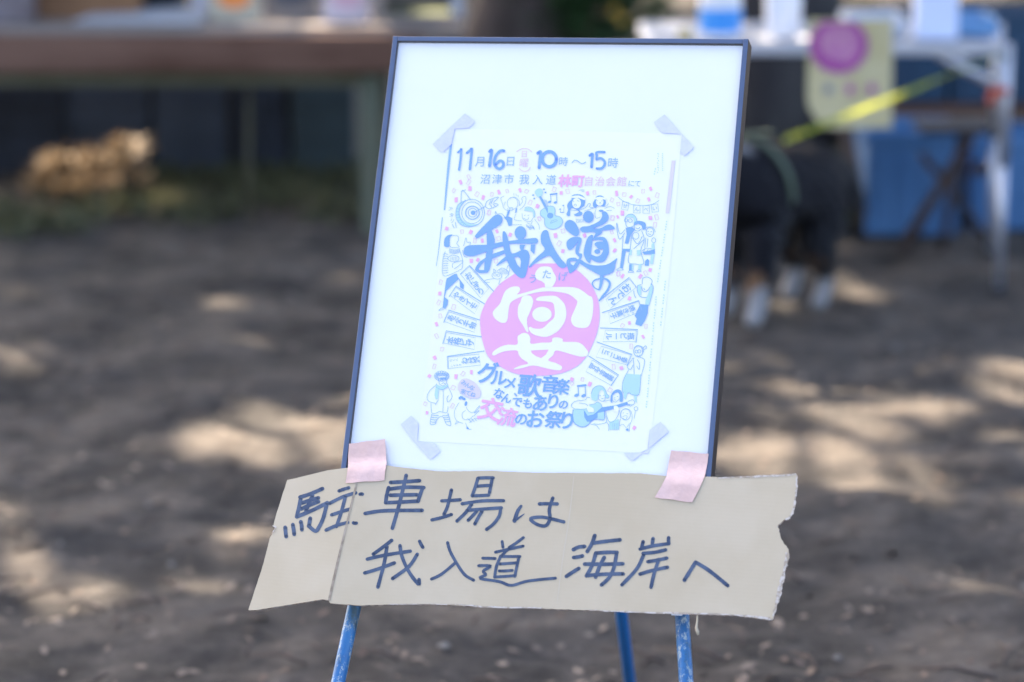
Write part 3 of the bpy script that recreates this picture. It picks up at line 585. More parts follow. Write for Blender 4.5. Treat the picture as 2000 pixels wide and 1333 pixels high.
for k in range(6): S(f, [(430 + k * 22, 1160), (450 + k * 20, 1220 - k * 3)], w=6)
for k in range(3): S(f, [(470 + k * 30, 730 - k * 8), (510 + k * 22, 715), (530 + k * 12, 745)], w=5)
# family group on the right
f = zoom(1070, 420, 5.127, ink); f2 = zoom(1070, 420, 5.127, ink2)
li.poly(closed([(775, 30), (800, 0), (850, -5), (888, 40), (880, 90), (860, 80), (860, 30), (800, 25)], 2), f)
S(f, [(775, 30), (800, 0), (850, -5), (888, 40), (880, 90), (860, 110), (820, 125), (785, 110), (775, 30)], w=6); circ(f, 783, 55, 16, 16, 5); circ(f, 825, 58, 20, 18, 5)
so_.poly([(780, 130), (850, 125), (870, 150), (830, 200), (805, 290), (770, 285), (790, 200)], f); so_.poly(closed([(862, 110), (870, 70), (920, 60), (975, 80), (980, 130), (950, 152), (940, 110), (900, 90)], 2), f)
S(f, [(865, 100), (870, 150), (905, 162), (940, 140)], [(880, 130), (905, 140), (920, 125)], [(770, 150), (720, 190), (690, 80), (695, 170), (720, 245), (770, 180)], [(755, 200), (745, 340)], w=6)
so_.poly([(745, 340), (825, 340), (820, 370), (780, 365), (750, 535), (722, 530)], f); S(f, [(690, 550), (720, 530), (755, 550), (690, 555)], w=5)
S(f, [(840, 180), (825, 340), (805, 470), (870, 492), (960, 485), (930, 360), (965, 250), (940, 160)], [(845, 230), (900, 290), (945, 215)], [(860, 340), (960, 250)], w=6); circ(f, 880, 210, 32, 34, 5)
li.poly([(820, 350), (842, 350), (836, 405), (815, 400)], f); li.poly([(890, 355), (930, 350), (930, 400), (895, 410)], f); li.poly([(820, 495), (855, 495), (855, 560), (815, 560)], f); li.poly([(910, 495), (940, 490), (930, 555), (905, 550)], f)
so_.poly([(815, 495), (840, 495), (838, 560), (812, 558)], f)
S(f, [(805, 572), (830, 555), (860, 575), (805, 575)], [(890, 565), (910, 550), (935, 565), (890, 570)], w=5)
circ(f, 1022, 172, 38, 44, 6); S(f, [(975, 150), (990, 125), (1050, 125), (1075, 170)], [(1000, 170), (1010, 165)], [(1030, 170), (1042, 166)], [(1005, 190), (1030, 198)], w=5); circ(f, 1060, 255, 20, 25, 5)
so_.poly([(945, 375), (1070, 345), (1072, 390), (965, 398)], f); li.poly([(1040, 290), (1065, 280), (1070, 370), (1050, 495), (1025, 490), (1035, 380)], f); so_.poly([(970, 510), (975, 460), (1000, 440), (1015, 460), (1010, 510)], f)
S(f, [(980, 230), (970, 330)], [(1000, 240), (995, 320)], [(945, 360), (980, 335), (1040, 340)], [(950, 375), (970, 345)], [(985, 375), (1005, 345)], w=5)
# old man in the waistcoat
so_.poly([(925, 895), (1005, 900), (1000, 985), (970, 1060), (935, 1115), (875, 1095), (890, 1040), (870, 1010)], f); li.poly([(905, 700), (935, 715), (935, 800), (915, 805), (898, 760)], f); li.poly([(1030, 690), (1052, 730), (1040, 800), (1010, 910), (975, 900), (980, 850), (1010, 780)], f)
S(f, [(945, 690), (950, 640), (990, 622), (1040, 650), (1035, 700), (990, 765), (950, 760), (940, 720)], [(935, 700), (900, 710), (898, 770), (930, 820), (1000, 830), (1000, 850)], [(1035, 690), (1055, 740), (1010, 910)], [(960, 735), (970, 750)], [(860, 760), (865, 800), (880, 830)], w=6)
# man in striped jumper on the left
f = ZG(ink)
so_.poly(closed([(210, 180), (215, 120), (240, 90), (285, 82), (260, 110), (258, 180), (240, 192)], 2), f)
S(f, [(260, 100), (290, 90), (330, 95), (335, 130), (320, 160), (340, 190), (280, 195), (258, 180)], [(220, 230), (200, 300), (195, 400), (210, 440), (250, 435), (340, 395)], [(345, 215), (370, 300), (368, 370), (345, 390)], [(380, 180), (400, 110), (410, 150), (440, 150), (420, 200), (395, 200)], [(370, 220), (385, 270), (410, 280)], w=4)
for k in range(9): S(f, [(203, 255 + k * 20), (222, 248 + k * 21), (245, 258 + k * 19)], w=4)
for k in range(5): S(f, [(255, 205 + k * 9), (300, 216 + k * 8), (345, 205 + k * 8)], w=3.5)
S(f, [(240, 290), (275, 262), (335, 275), (330, 310), (270, 315), (240, 290)], [(285, 370), (290, 330), (370, 310), (360, 335), (300, 380)], w=4)
for k in range(5): S(f, [(270 + k * 13, 275), (268 + k * 13, 308)], w=3)
so_.poly([(232, 465), (300, 425), (320, 422), (335, 470), (290, 510), (230, 570), (215, 625), (245, 650), (240, 690), (222, 722), (198, 715), (212, 600), (225, 500)], f); so_.poly([(320, 440), (345, 470), (383, 520), (378, 560), (350, 540), (345, 485)], f)
S(f, [(165, 740), (190, 720), (225, 722), (165, 742)], w=4)
# striped cat
f = ZA(ink)
circ(f, 440, 868, 60, 42, 5, 8); circ(f, 418, 858, 17, 15, 4); circ(f, 460, 862, 17, 15, 4)
S(f, [(405, 830), (402, 785), (430, 815)], [(440, 815), (500, 775), (560, 800), (585, 850), (540, 900)], [(560, 790), (580, 740), (600, 780), (585, 830)], [(400, 905), (310, 920), (290, 950), (350, 950)], [(480, 910), (465, 970), (490, 970)], w=5)
for k in range(7): S(f, [(470 + k * 15, 795 - (k % 3) * 4), (482 + k * 15, 825), (484 + k * 15, 850)], w=4)
# curly haired man with scarf, hen
f = ZE(ink)
for k in range(16): a = 2 * math.pi * k / 16; circ(f, 335 + 90 * math.cos(a), 352 + 60 * math.sin(a), 24, 20, 6)
for k in range(7): circ(f, 270 + k * 24, 325 + 8 * (k % 2), 20, 16, 6)
so_.poly([(310, 375), (410, 372), (405, 410), (365, 395), (345, 412), (312, 405)], f); S(f, [(290, 400), (300, 470), (350, 500), (400, 470), (415, 400)], [(335, 470), (360, 455), (385, 470)], w=7)
li.poly([(255, 480), (330, 515), (420, 485), (425, 520), (345, 560), (290, 560), (280, 700), (245, 710), (225, 640), (240, 540)], f)
S(f, [(255, 470), (250, 520), (340, 560), (425, 510), (415, 460)], [(235, 500), (140, 590), (110, 680), (140, 740), (240, 770)], [(430, 510), (490, 640), (480, 700), (430, 750), (415, 690), (440, 650)], [(170, 770), (175, 870), (190, 925), (260, 915), (300, 895), (400, 915), (425, 880), (430, 820)], [(355, 560), (360, 740), (350, 900)], [(240, 790), (280, 720)], w=7)
S(f, [(180, 940), (160, 1085), (235, 1085), (255, 1030), (310, 975), (360, 985), (400, 1080), (440, 1105), (475, 1095), (430, 920)], w=8)
for k in range(4): S(f, [(178 - 3 * k, 945 + 36 * k), (230, 955 + 35 * k), (285 - 16 * k, 960 + 30 * k)], w=9); S(f, [(350 + 14 * k, 955 + 33 * k), (400 + 10 * k, 960 + 30 * k), (440 + 8 * k, 945 + 33 * k)], w=9)
for k in range(5): so_.poly(ell(610 + 18 * k, 690 - 14 * math.sin(k * 1.2), 18, 22, 8), f)
so_.poly(ell(705, 775, 20, 38, 10, 15), f)
S(f, [(600, 760), (540, 860), (530, 960), (570, 1040), (660, 1075)], [(710, 830), (750, 890), (820, 910), (910, 805), (890, 860), (830, 920), (910, 880), (850, 940), (830, 970)], [(700, 880), (650, 920), (660, 1000), (740, 1020), (820, 960)], [(570, 1040), (540, 1090), (590, 1060)], [(700, 1070), (740, 1160), (790, 1165)], [(760, 1070), (840, 1000), (900, 1010)], w=6)
for k in range(8): S(f, [(730 + k * 18, 1000 + (k % 3) * 20), (760 + k * 15, 1020 + (k % 3) * 18)], w=6)
so_.poly([(715, 1110), (760, 1165), (715, 1165)], f)
# lady in skirt
f = zoom(1060, 640, 4.761, ink)
circ(f, 888, 222, 42, 50, 6); circ(f, 872, 225, 13, 13, 5); circ(f, 898, 222, 15, 15, 5); S(f, [(875, 258), (890, 268), (905, 255)], [(850, 190), (880, 168), (930, 185), (935, 230)], [(930, 195), (955, 170), (965, 190), (945, 205)], w=5)
S(f, [(840, 285), (845, 330), (850, 440)], [(900, 275), (945, 300), (940, 360), (915, 450)], [(830, 300), (785, 360), (815, 390), (840, 350)], [(880, 300), (900, 340), (895, 390), (875, 360)], [(830, 290), (850, 285)], [(800, 390), (780, 430)], w=5)
li.poly([(778, 430), (910, 440), (905, 540), (895, 620), (870, 628), (825, 622), (805, 600), (790, 612), (745, 600), (742, 530)], f)
S(f, [(778, 430), (745, 510), (745, 600), (790, 612), (805, 600), (825, 622), (890, 625), (905, 540), (910, 440)], w=6)
for k in range(5): S(f, [(790 + k * 25, 450), (775 + k * 28, 600)], w=4)
so_.poly([(848, 440), (908, 442), (905, 510), (845, 505)], f); li.poly([(755, 605), (785, 612), (770, 668), (750, 650)], f); li.poly([(845, 625), (872, 630), (875, 700), (860, 690)], f)
# guitar player and friends
f = ZF(ink); fl2 = ZF(ink2); fl3 = ZF(ink3)
li.poly(closed([(665, 620), (690, 550), (750, 505), (820, 505), (870, 550), (900, 620), (935, 660), (915, 690), (880, 680), (860, 600), (830, 560), (785, 600), (775, 680), (745, 735), (690, 720), (665, 680)], 3), f)
S(f, [(665, 620), (690, 550), (750, 505), (820, 505), (870, 550), (900, 620), (935, 660), (915, 690), (880, 680)], [(770, 640), (775, 700), (820, 735), (870, 720), (880, 640)], [(790, 655), (810, 650)], [(850, 650), (865, 645)], [(820, 695), (850, 695)], w=8)
li.poly(closed([(390, 870), (380, 960), (400, 1060), (460, 1110), (530, 1130), (600, 1110), (680, 1030), (770, 1020), (850, 1025), (870, 960), (865, 890), (840, 860), (820, 790), (760, 755), (710, 780), (640, 800), (560, 860), (450, 850)], 3), f)
S(f, [(390, 870), (380, 960), (400, 1060), (460, 1110), (530, 1130), (600, 1110), (680, 1030), (770, 1010), (850, 1020), (870, 960), (865, 890)], w=14); S(f, [(640, 790), (710, 780), (760, 750), (810, 780), (840, 850)], w=8)
so2 = MB(); so2.poly([(550, 870), (610, 960), (700, 940), (830, 830), (1040, 800), (1215, 745), (1228, 790), (1040, 845), (870, 890), (760, 915), (760, 985), (640, 1050), (600, 1050), (560, 980)], fl2)
S(f, [(640, 680), (600, 680), (570, 715), (420, 740), (360, 800), (400, 850), (480, 860), (590, 855)], [(480, 765), (580, 780), (610, 810)], [(830, 740), (950, 720)], [(885, 900), (930, 1040), (1010, 1045), (1090, 920), (1080, 860)], [(690, 1080), (780, 1090), (890, 1060), (890, 970)], [(660, 1090), (740, 1110), (790, 1165)], [(890, 1050), (930, 1100), (930, 1190)], w=7)
wh.poly(closed([(590, 820), (640, 815), (700, 850), (710, 900), (660, 905), (620, 900)], 2), fl3); wh.poly(closed([(1010, 815), (1060, 810), (1090, 860), (1070, 915), (1020, 890)], 2), fl3)
so_.poly(closed([(960, 740), (965, 650), (1000, 590), (1060, 555), (1120, 575), (1145, 640), (1145, 740), (1100, 740), (1100, 640), (1060, 600), (990, 650), (985, 760)], 2), f); S(f, [(990, 650), (990, 720), (1040, 750), (1095, 700)], [(1015, 690), (1030, 685)], [(1060, 665), (1075, 660)], [(1015, 715), (1040, 720)], w=7)
S(f, [(1225, 740), (1300, 715), (1330, 760), (1300, 790), (1230, 785)], [(1225, 810), (1240, 790), (1260, 812), (1290, 800)], w=8); circ(f, 1350, 852, 28, 30, 7)
li.poly([(940, 1060), (1085, 1010), (1090, 1170), (945, 1175)], f)
for k in range(5): S(f, [(970 + k * 25, 1075), (975 + k * 25, 1170)], w=6)
circ(f, 1190, 940, 75, 85, 7); S(f, [(1110, 1000), (1120, 900), (1190, 850), (1270, 890), (1290, 1000), (1260, 1090)], [(1145, 975), (1180, 960), (1215, 970), (1190, 1020), (1150, 1000)], [(1150, 920), (1165, 915)], [(1205, 930), (1225, 928)], [(1110, 1010), (1090, 1110), (1150, 1090), (1200, 1140), (1250, 1080)], [(1340, 890), (1320, 1000)], [(1250, 1100), (1245, 1200)], w=6)
so_.poly(ell(1215, 1172, 22, 20, 8), f)
# fine vertical print on the right margin, too small to read
vt = MB()
for (x0, y0, x1, y1, n) in [(1303, 428, 1283, 560, 26), (1282, 575, 1262, 800, 44), (1300, 545, 1290, 640, 18), (1281, 325, 1277, 345, 4)]:
    for k in range(n):
        t = k / n; x = x0 + (x1 - x0) * t; y = y0 + (y1 - y0) * t
        if (k * 7) % 5 == 0: continue
        vt.stroke([(x - 1.6, y), (x + 1.4, y + .6)], 1.0, ink, smooth=False); vt.stroke([(x, y - 1.5), (x - .3, y + 2)], .9, ink, smooth=False)
for k in range(9): vt.stroke([(1284 + (k % 2) * 1.5, 300 + k * 4.5), (1287 - (k % 3), 302 + k * 4.5)], 1.3, ink, smooth=False); vt.stroke([(1293, 300 + k * 4), (1295, 302 + k * 4)], 1.2, ink, smooth=False)
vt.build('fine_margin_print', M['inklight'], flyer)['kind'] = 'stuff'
lb = MB(); lb.poly([(1312, 314), (1319, 314), (1307, 417), (1300, 417)], ink); lb.build('lavender_margin_bar', M['lav'], flyer)
# printed confetti
cf = MB(); co = MB()
sol = [('C', (625, 597)), ('C', (765, 695)), ('C', (555, 865)), ('C', (970, 830)), ('C', (1210, 748)), ('C', (1532, 720)), ('C', (1800, 962)), ('D', (202, 763)), ('D', (607, 768)), ('D', (1053, 768)), ('D', (1275, 820)), ('D', (1573, 700)), ('D', (1545, 858)), ('D', (1068, 1128)), ('D', (1570, 1145)), ('D', (1140, 1070)), ('A', (122, 335)), ('A', (442, 325)), ('A', (603, 365)), ('A', (262, 440)), ('A', (128, 685)), ('A', (205, 675)), ('A', (1157, 378)), ('A', (1245, 568)), ('A', (1877, 435)), ('A', (1877, 560)), ('A', (1510, 378)), ('A', (1975, 872)), ('A', (935, 20)), ('G', (233, 30)), ('G', (173, 593)), ('G', (145, 860)), ('G', (130, 1152)), ('G', (447, 1278)), ('G', (312, 1315)), ('G', (82, 1310)), ('H', (293, 178)), ('H', (447, 178)), ('H', (532, 122)), ('H', (352, 370)), ('H', (353, 583)), ('H', (472, 703)), ('H', (283, 975)), ('H', (10, 1112)), ('E', (110, 915)), ('F', (370, 400)), ('F', (638, 475)), ('F', (1322, 1145))]
opn = [('C', (520, 725)), ('C', (875, 778)), ('C', (1103, 787)), ('C', (1338, 732)), ('C', (1633, 738)), ('C', (1690, 912)), ('C', (1828, 1158)), ('C', (1060, 1068)), ('C', (748, 520)), ('C', (748, 600)), ('D', (100, 708)), ('D', (303, 737)), ('D', (712, 755)), ('D', (1172, 787)), ('D', (1458, 735)), ('D', (1380, 885)), ('D', (1675, 798)), ('D', (980, 868)), ('D', (1080, 932)), ('D', (990, 1145)), ('D', (1665, 1135)), ('D', (1642, 1248)), ('A', (15, 330)), ('A', (172, 440)), ('A', (462, 412)), ('A', (430, 690)), ('A', (958, 170)), ('A', (345, 98)), ('A', (1247, 322)), ('A', (1200, 472)), ('A', (1843, 335)), ('A', (1853, 162)), ('A', (1922, 845)), ('G', (182, 497)), ('G', (163, 672)), ('G', (178, 788)), ('G', (145, 963)), ('G', (192, 1078)), ('G', (125, 1228)), ('G', (375, 1290)), ('G', (295, 712)), ('H', (257, 155)), ('H', (492, 150)), ('H', (293, 605)), ('H', (495, 612)), ('H', (367, 785)), ('H', (215, 963)), ('H', (185, 1165)), ('E', (510, 528)), ('E', (497, 810)), ('E', (82, 775)), ('F', (530, 403)), ('F', (370, 465)), ('D', (530, 1320))]
ZM = {'A': (ZA, 6.25), 'C': (ZC, 7.84), 'D': (ZD, 7.84), 'E': (ZE, 7.84), 'F': (ZF, 7.84), 'G': (ZG, 4.444), 'H': (ZH, 4.444)}
for lst, mb in ((sol, cf), (opn, co)):
    for z, (x, y) in lst:
        fn, s_ = ZM[z]; f = fn(ink); a = random.uniform(-.5, .7); w_ = random.uniform(2.3, 3.3) * s_; h_ = random.uniform(3.2, 4.8) * s_
        P = [(x + i * w_ * math.cos(a) - j * h_ * math.sin(a) + random.uniform(-.5, .5) * s_, y + i * w_ * math.sin(a) + j * h_ * math.cos(a) + random.uniform(-.5, .5) * s_) for i, j in ((-1, -1), (1, -1), (1, 1), (-1, 1))]
        if mb is cf: mb.poly(P, f)
        else: mb.stroke(P + [P[0]], 1.1 * s_, f, smooth=False)
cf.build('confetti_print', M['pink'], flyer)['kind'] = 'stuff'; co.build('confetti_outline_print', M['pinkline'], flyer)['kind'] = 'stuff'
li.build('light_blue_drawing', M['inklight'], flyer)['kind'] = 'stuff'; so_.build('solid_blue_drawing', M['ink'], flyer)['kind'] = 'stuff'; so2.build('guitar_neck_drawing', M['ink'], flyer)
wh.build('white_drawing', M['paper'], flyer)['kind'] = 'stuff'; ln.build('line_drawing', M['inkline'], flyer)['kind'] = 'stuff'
# shade of the gap under the flyer's left edge, painted as a flat line
e = MB(); e.stroke([(881, 283, 4), (876, 325, 4.5), (868, 410, 2.5)], 3, Bf(-.0058)); e.stroke([(864, 425, 1.6), (856, 495, 1.2), (852, 520, .8)], 1.5, Bf(-.0058), smooth=False); e.build('edge_gap_shade', M['inkline'], flyer)

# masking tape on the four corners of the flyer
tp = Bf(-.0046)
for P, lb_ in [([(908, 222), (928, 237), (916, 250), (888, 252), (881, 283), (864, 298), (845, 282), (880, 248)], 'masking tape in glare-washed lavender over the upper left corner of the flyer'),
    ([(1298, 224), (1332, 262), (1355, 288), (1337, 305), (1329, 296), (1332, 262), (1294, 260), (1277, 239)], 'masking tape in glare-washed lavender over the upper right corner of the flyer'),
    ([(803, 812), (817, 828), (815, 862), (849, 866), (860, 882), (841, 898), (812, 866), (783, 829)], 'masking tape in glare-washed lavender over the lower left corner of the flyer'),
    ([(1290, 824), (1306, 843), (1265, 878), (1234, 901), (1218, 885), (1250, 884), (1266, 886), (1269, 840)], 'masking tape in glare-washed lavender over the lower right corner of the flyer')]:
    m = MB(); m.poly(P, tp); tag(m.build('tape_strip', M['tape']), lb_, 'tape', 'masking tape strips at the flyer corners')

# ------------------------------------------------------------------ cardboard sign
KO = .0065
C1 = hit(703, 916, BT + BN * KO, BN); C2 = hit(642, 1173, BT + BN * KO, BN)
ax = (C1 - C2).normalized(); FN = Matrix.Rotation(rad(-6), 3, ax) @ BN
if (hit(500, 1100, C1, FN) - CAM).length < (hit(500, 1100, BT + BN * KO, BN) - CAM).length: FN = Matrix.Rotation(rad(6), 3, ax) @ BN
def kf(off):
    def fn(px, py, o=0):
        # left of the crease lies the bent flap
        xc = 703 + (642 - 703) * (py - 916) / (1173 - 916)
        if px < xc - .01: return hit(px, py, C1 + FN * (off + o), FN)
        return hit(px, py, BT + BN * (KO + off + o), BN)
    return fn
def rough(P, amp, step=5):
    out = []
    for i in range(len(P) - 1):
        a, b = Vector(P[i]), Vector(P[i + 1]); n = max(1, int((b - a).length / step))
        for k in range(n):
            p = a.lerp(b, k / n); out.append((p.x + random.uniform(-amp, amp), p.y + random.uniform(-amp, amp)))
    out.append(P[-1]); return out
topR = [(703, 916), (722, 914), (752, 909), (800, 915), (860, 921), (960, 920), (1050, 924), (1130, 924), (1250, 925), (1300, 930), (1395, 932), (1460, 934), (1500, 931), (1556, 928)]
rightE = [(1556, 928), (1558, 945), (1553, 975), (1546, 1006), (1535, 1014), (1519, 1025), (1523, 1045), (1529, 1060), (1539, 1073), (1541, 1085), (1537, 1104), (1531, 1120), (1525, 1145), (1522, 1165), (1514, 1190), (1508, 1211)]
bot = [(1508, 1211), (1480, 1208), (1440, 1203), (1370, 1200), (1300, 1198), (1200, 1194), (1140, 1192), (1000, 1187), (950, 1186), (870, 1182), (800, 1180), (700, 1183), (645, 1179), (642, 1173)]
mainP = rough(topR, .35, 9) [:-1] + rough(rightE, 1.3, 4)[:-1] + rough(bot, .6, 5)
flapP = [(703, 916), (642, 1173), (630, 1171), (600, 1176), (500, 1192), (485, 1192)] + rough([(485, 1192), (515, 1100), (527, 1052), (531, 1044), (537, 1031), (534, 1026), (541, 1000), (561, 938)], .35, 8)[1:] + [(575, 935), (640, 919), (678, 914)]
sign = empty('parking_sign', C2, 'torn brown cardboard sign hand lettered in blue marker, taped across the frame foot', 'cardboard sign')
TH = .0042
def slab(P, name, onflap):
    m = MB(); nf = FN if onflap else BN; org = C1 if onflap else BT + BN * KO
    if onflap: F_ = [hit(p[0], p[1], org, nf) for p in P]
    else: F_ = [hit(p[0], p[1], org, nf) for p in P]
    tri = tessellate_polygon([[Vector((p[0], p[1], 0)) for p in P]]); n = len(F_)
    B_ = [p - nf * TH for p in F_]; m.add(F_ + B_, [(t[2], t[1], t[0]) for t in tri] + [(t[0] + n, t[1] + n, t[2] + n) for t in tri])
    k0 = len(m.f); m.f += [(i, n + i, n + (i + 1) % n, (i + 1) % n) for i in range(n)]
    o = m.build(name, M['kraft'], sign); o.data.materials.append(M['edge'])
    for p in o.data.polygons:
        if len(p.vertices) == 4: p.material_index = 1
    return o
slab(mainP, 'board', False); slab(flapP, 'folded_flap', True)
# crease: darker flat line along the fold
m = MB(); m.stroke([(702.5, 920, 4.2), (680, 1012, 3.8), (655, 1118, 5), (643, 1172, 5)], 3, kf(.0004)); m.build('crease', mat('dark_fold_line', (.24, .19, .14), rough=.95, col2=(.38, .32, .25), scale=70), sign)
# torn liner paper along the right and lower edges
TLM = mat('torn_liner_paper', (.36, .29, .225), rough=.95, col2=(.55, .49, .44), scale=160, thr=(.45, .55))
for P in ([(1556, 930, 2), (1555, 960, 3), (1548, 1002, 4), (1534, 1016, 3)], [(1538, 1080, 5), (1533, 1110, 5), (1526, 1140, 7), (1519, 1170, 7), (1510, 1205, 4)], [(1505, 1209, 5), (1440, 1202, 3), (1370, 1199, 3), (1240, 1196, 2.5), (1150, 1192, 2)], [(1400, 934, 2), (1480, 931, 3), (1555, 927, 4)], [(1060, 1188, 2), (960, 1186, 3), (880, 1181, 1.5), (760, 1181, 1)], [(533, 1027, 2), (538, 1031, 3), (531, 1043, 2)]):
    P = catmull(P, 8); P = [(x + random.uniform(-.8, .8), y + random.uniform(-.6, .6), z * random.uniform(.6, 1.4)) for x, y, z in P]
    tn = MB(); tn.stroke(P, 3, kf(.0006), smooth=False, caps=False); tn.build('torn_liner', TLM, sign)
m = MB(); m.stroke([(1121, 930, 1.2), (1112, 1010, 2), (1098, 1100, 2.2), (1088, 1180, 1.2)], 1.5, kf(.00012)); m.build('faint_ridge', mat('pale_line_kraft', (.515, .44, .33), rough=.95), sign)  # ridge drawn as a thin flat line, slightly paler than the board
m = MB(); m.poly([(1312, 1196), (1336, 1197), (1332, 1203), (1311, 1202)], kf(-.003)); m.build('paper_scrap', M['white'], sign)
m = MB(); m.tube([hit(1362, 1196, BT + BN * .004, BN), hit(1362, 1212, BT + BN * .006, BN), hit(1360, 1226, BT + BN * .009, BN), hit(1362.5, 1234, BT + BN * .008, BN), hit(1363.5, 1241, BT + BN * .008, BN)], [.0009, .001, .0016, .0022, .001], 8)
m.build('hanging_sliver', M['card'], sign, smooth=True)
# hand lettering
Z1 = zoom(480, 850, 3.7025, kf(.0003)); Z2 = zoom(840, 900, 4.443, kf(.0003)); Z3 = zoom(1090, 850, 3.252, kf(.0003))
chars = [(Z1, 28, [[(392, 450), (470, 425), (555, 388)], [(398, 455), (385, 520), (368, 592)], [(482, 440), (455, 500), (435, 550)], [(405, 492), (525, 455)], [(400, 535), (525, 482)], [(368, 592), (480, 545), (590, 490)], [(588, 492), (560, 600), (530, 665), (503, 695), (455, 658)], [(285, 668), (292, 735)], [(340, 648), (350, 718)], [(398, 628), (405, 685)], [(466, 602), (458, 655)]]),
    (Z1, 25, [[(674, 405), (745, 382)], [(605, 495), (700, 448), (795, 418)], [(722, 440), (690, 560), (655, 662)], [(620, 578), (752, 536)], [(580, 688), (655, 655), (738, 632)], [(825, 428), (843, 428)], [(778, 635), (800, 637)]]),
    (Z1, 27, [[(1047, 343), (1257, 330)], [(1160, 292), (1110, 500), (1060, 675)], [(1033, 380), (1018, 440), (1012, 490)], [(1035, 392), (1150, 378), (1288, 380)], [(1280, 382), (1245, 480)], [(1045, 436), (1238, 432)], [(1010, 490), (1245, 478)], [(862, 568), (1000, 548), (1275, 545)]]),
    (Z2, 29, [[(185, 255), (150, 400), (120, 465)], [(100, 350), (262, 340)], [(15, 515), (100, 495), (185, 468)], [(415, 152), (395, 220), (365, 305)], [(418, 152), (548, 150)], [(540, 152), (515, 280)], [(405, 222), (530, 215)], [(365, 305), (508, 300)], [(278, 375), (450, 350), (638, 348)], [(360, 378), (310, 450), (232, 525)], [(320, 432), (470, 420), (618, 410)], [(612, 412), (600, 480), (550, 550), (490, 597)], [(405, 438), (330, 518)], [(450, 440), (388, 550)]]),
    (Z2, 30, [[(790, 395, 25), (760, 440, 32), (732, 522, 36)], [(740, 520, 20), (780, 490, 16), (818, 462, 6)], [(948, 376), (1103, 376)], [(1065, 325), (1035, 420), (1040, 500), (1020, 550), (985, 568), (920, 550), (872, 505), (960, 490), (1050, 505), (1160, 532)]]),
    (Z1, 26, [[(1055, 762), (1000, 805), (922, 862)], [(1020, 810), (1000, 930), (955, 1100)], [(878, 898), (1000, 870), (1190, 840)], [(860, 998), (960, 968), (1075, 925)], [(1115, 800), (1130, 880), (1180, 990), (1248, 1078), (1253, 1045)], [(1240, 862), (1180, 950), (1062, 1038)], [(1257, 768), (1280, 812)]]),
    (Z2, 27, [[(152, 712), (175, 790), (230, 890), (300, 990), (378, 1038)], [(225, 882), (100, 985), (12, 1028)]]),
    (Z2, 26, [[(625, 702), (632, 752)], [(810, 668), (740, 720), (685, 755)], [(567, 795), (700, 765), (808, 742)], [(690, 760), (628, 818)], [(613, 828), (575, 920), (560, 1012)], [(620, 832), (780, 832)], [(772, 834), (750, 930), (735, 1005)], [(605, 897), (755, 887)], [(600, 958), (713, 953)], [(562, 1010), (738, 998)], [(457, 847), (565, 850)], [(422, 912), (525, 915), (462, 958), (482, 990), (435, 1022), (600, 1050), (705, 1083), (850, 1045), (1088, 1020)]]),
    (Z3, 24, [[(97, 728), (130, 712), (168, 708)], [(98, 778), (155, 768)], [(52, 898), (132, 847)], [(233, 638), (215, 690), (185, 740)], [(215, 688), (393, 666)], [(240, 748), (215, 830), (180, 895)], [(243, 750), (375, 745)], [(372, 748), (355, 840), (325, 905), (275, 953)], [(168, 820), (412, 818)], [(182, 893), (300, 884), (413, 882)], [(293, 778), (265, 830), (238, 903)]]),
    (Z3, 23, [[(540, 678), (530, 722)], [(603, 658), (598, 700)], [(702, 652), (702, 688)], [(520, 725), (600, 705), (703, 690)], [(540, 752), (615, 745), (683, 730)], [(545, 757), (500, 850), (405, 952)], [(570, 805), (690, 782)], [(520, 884), (600, 860), (695, 840)], [(640, 790), (610, 880), (590, 968)]]),
    (Z3, 25, [[(802, 922), (873, 808)], [(873, 808), (960, 862), (1078, 957)]])]
for fn, wd, Ss in chars:
    m = MB()
    for s_ in Ss:
        P = s_ if len(s_) > 2 else [s_[0], ((s_[0][0] + s_[1][0]) / 2 + random.uniform(-2, 2), (s_[0][1] + s_[1][1]) / 2 + random.uniform(-2, 2)), s_[1]]
        P = catmull([(p[0], p[1], (p[2] if len(p) > 2 else wd)) for p in P], 5)
        P = [(x, y, z * (1 + .10 * noise.noise((x * .06, y * .06, 1)))) for x, y, z in P]
        m.stroke(P, wd, fn, smooth=False)
    m.build('marker_character', M['marker'], sign)
# pink tape holding the sign to the frame
def tape(name, up_, lo_, lb_):
    m = MB(); a = Bf(.0012); k = kf(.0010); n = 6
    rows = []
    for (l, r, f_) in up_ + lo_:
        ff = a if f_ == 0 else k
        rows.append([ff(l[0] + (r[0] - l[0]) * i / n, l[1] + (r[1] - l[1]) * i / n + .6 * math.sin(i * 1.7), 0) + BN * (random.uniform(0, .0006)) for i in range(n + 1)])
    vs = [p for r in rows for p in r]; W = n + 1
    m.add(vs, [(j * W + i, j * W + i + 1, (j + 1) * W + i + 1, (j + 1) * W + i) for j in range(len(rows) - 1) for i in range(n)])
    tag(m.build('cloth_tape', M['pinktape'], smooth=True), lb_, 'tape', 'pink tape pieces holding the cardboard sign')
tape('l', [((682, 867), (752, 858), 0), ((681, 880), (753, 872), 0), ((680, 892), (754, 890), 0), ((680, 904), (755, 902), 0)], [((680, 910), (755, 908), 1), ((678, 925), (752, 924), 1), ((675, 944), (751, 939), 1)], 'wrinkled pink cloth tape at the left end joining frame and cardboard')
tape('r', [((1311, 880), (1384, 887), 0), ((1307, 900), (1382, 905), 0), ((1303, 922), (1378, 925), 0)], [((1302, 930), (1376, 932), 1), ((1292, 950), (1367, 953), 1), ((1279, 972), (1352, 982), 1)], 'wrinkled pink cloth tape at the right end joining frame and cardboard')

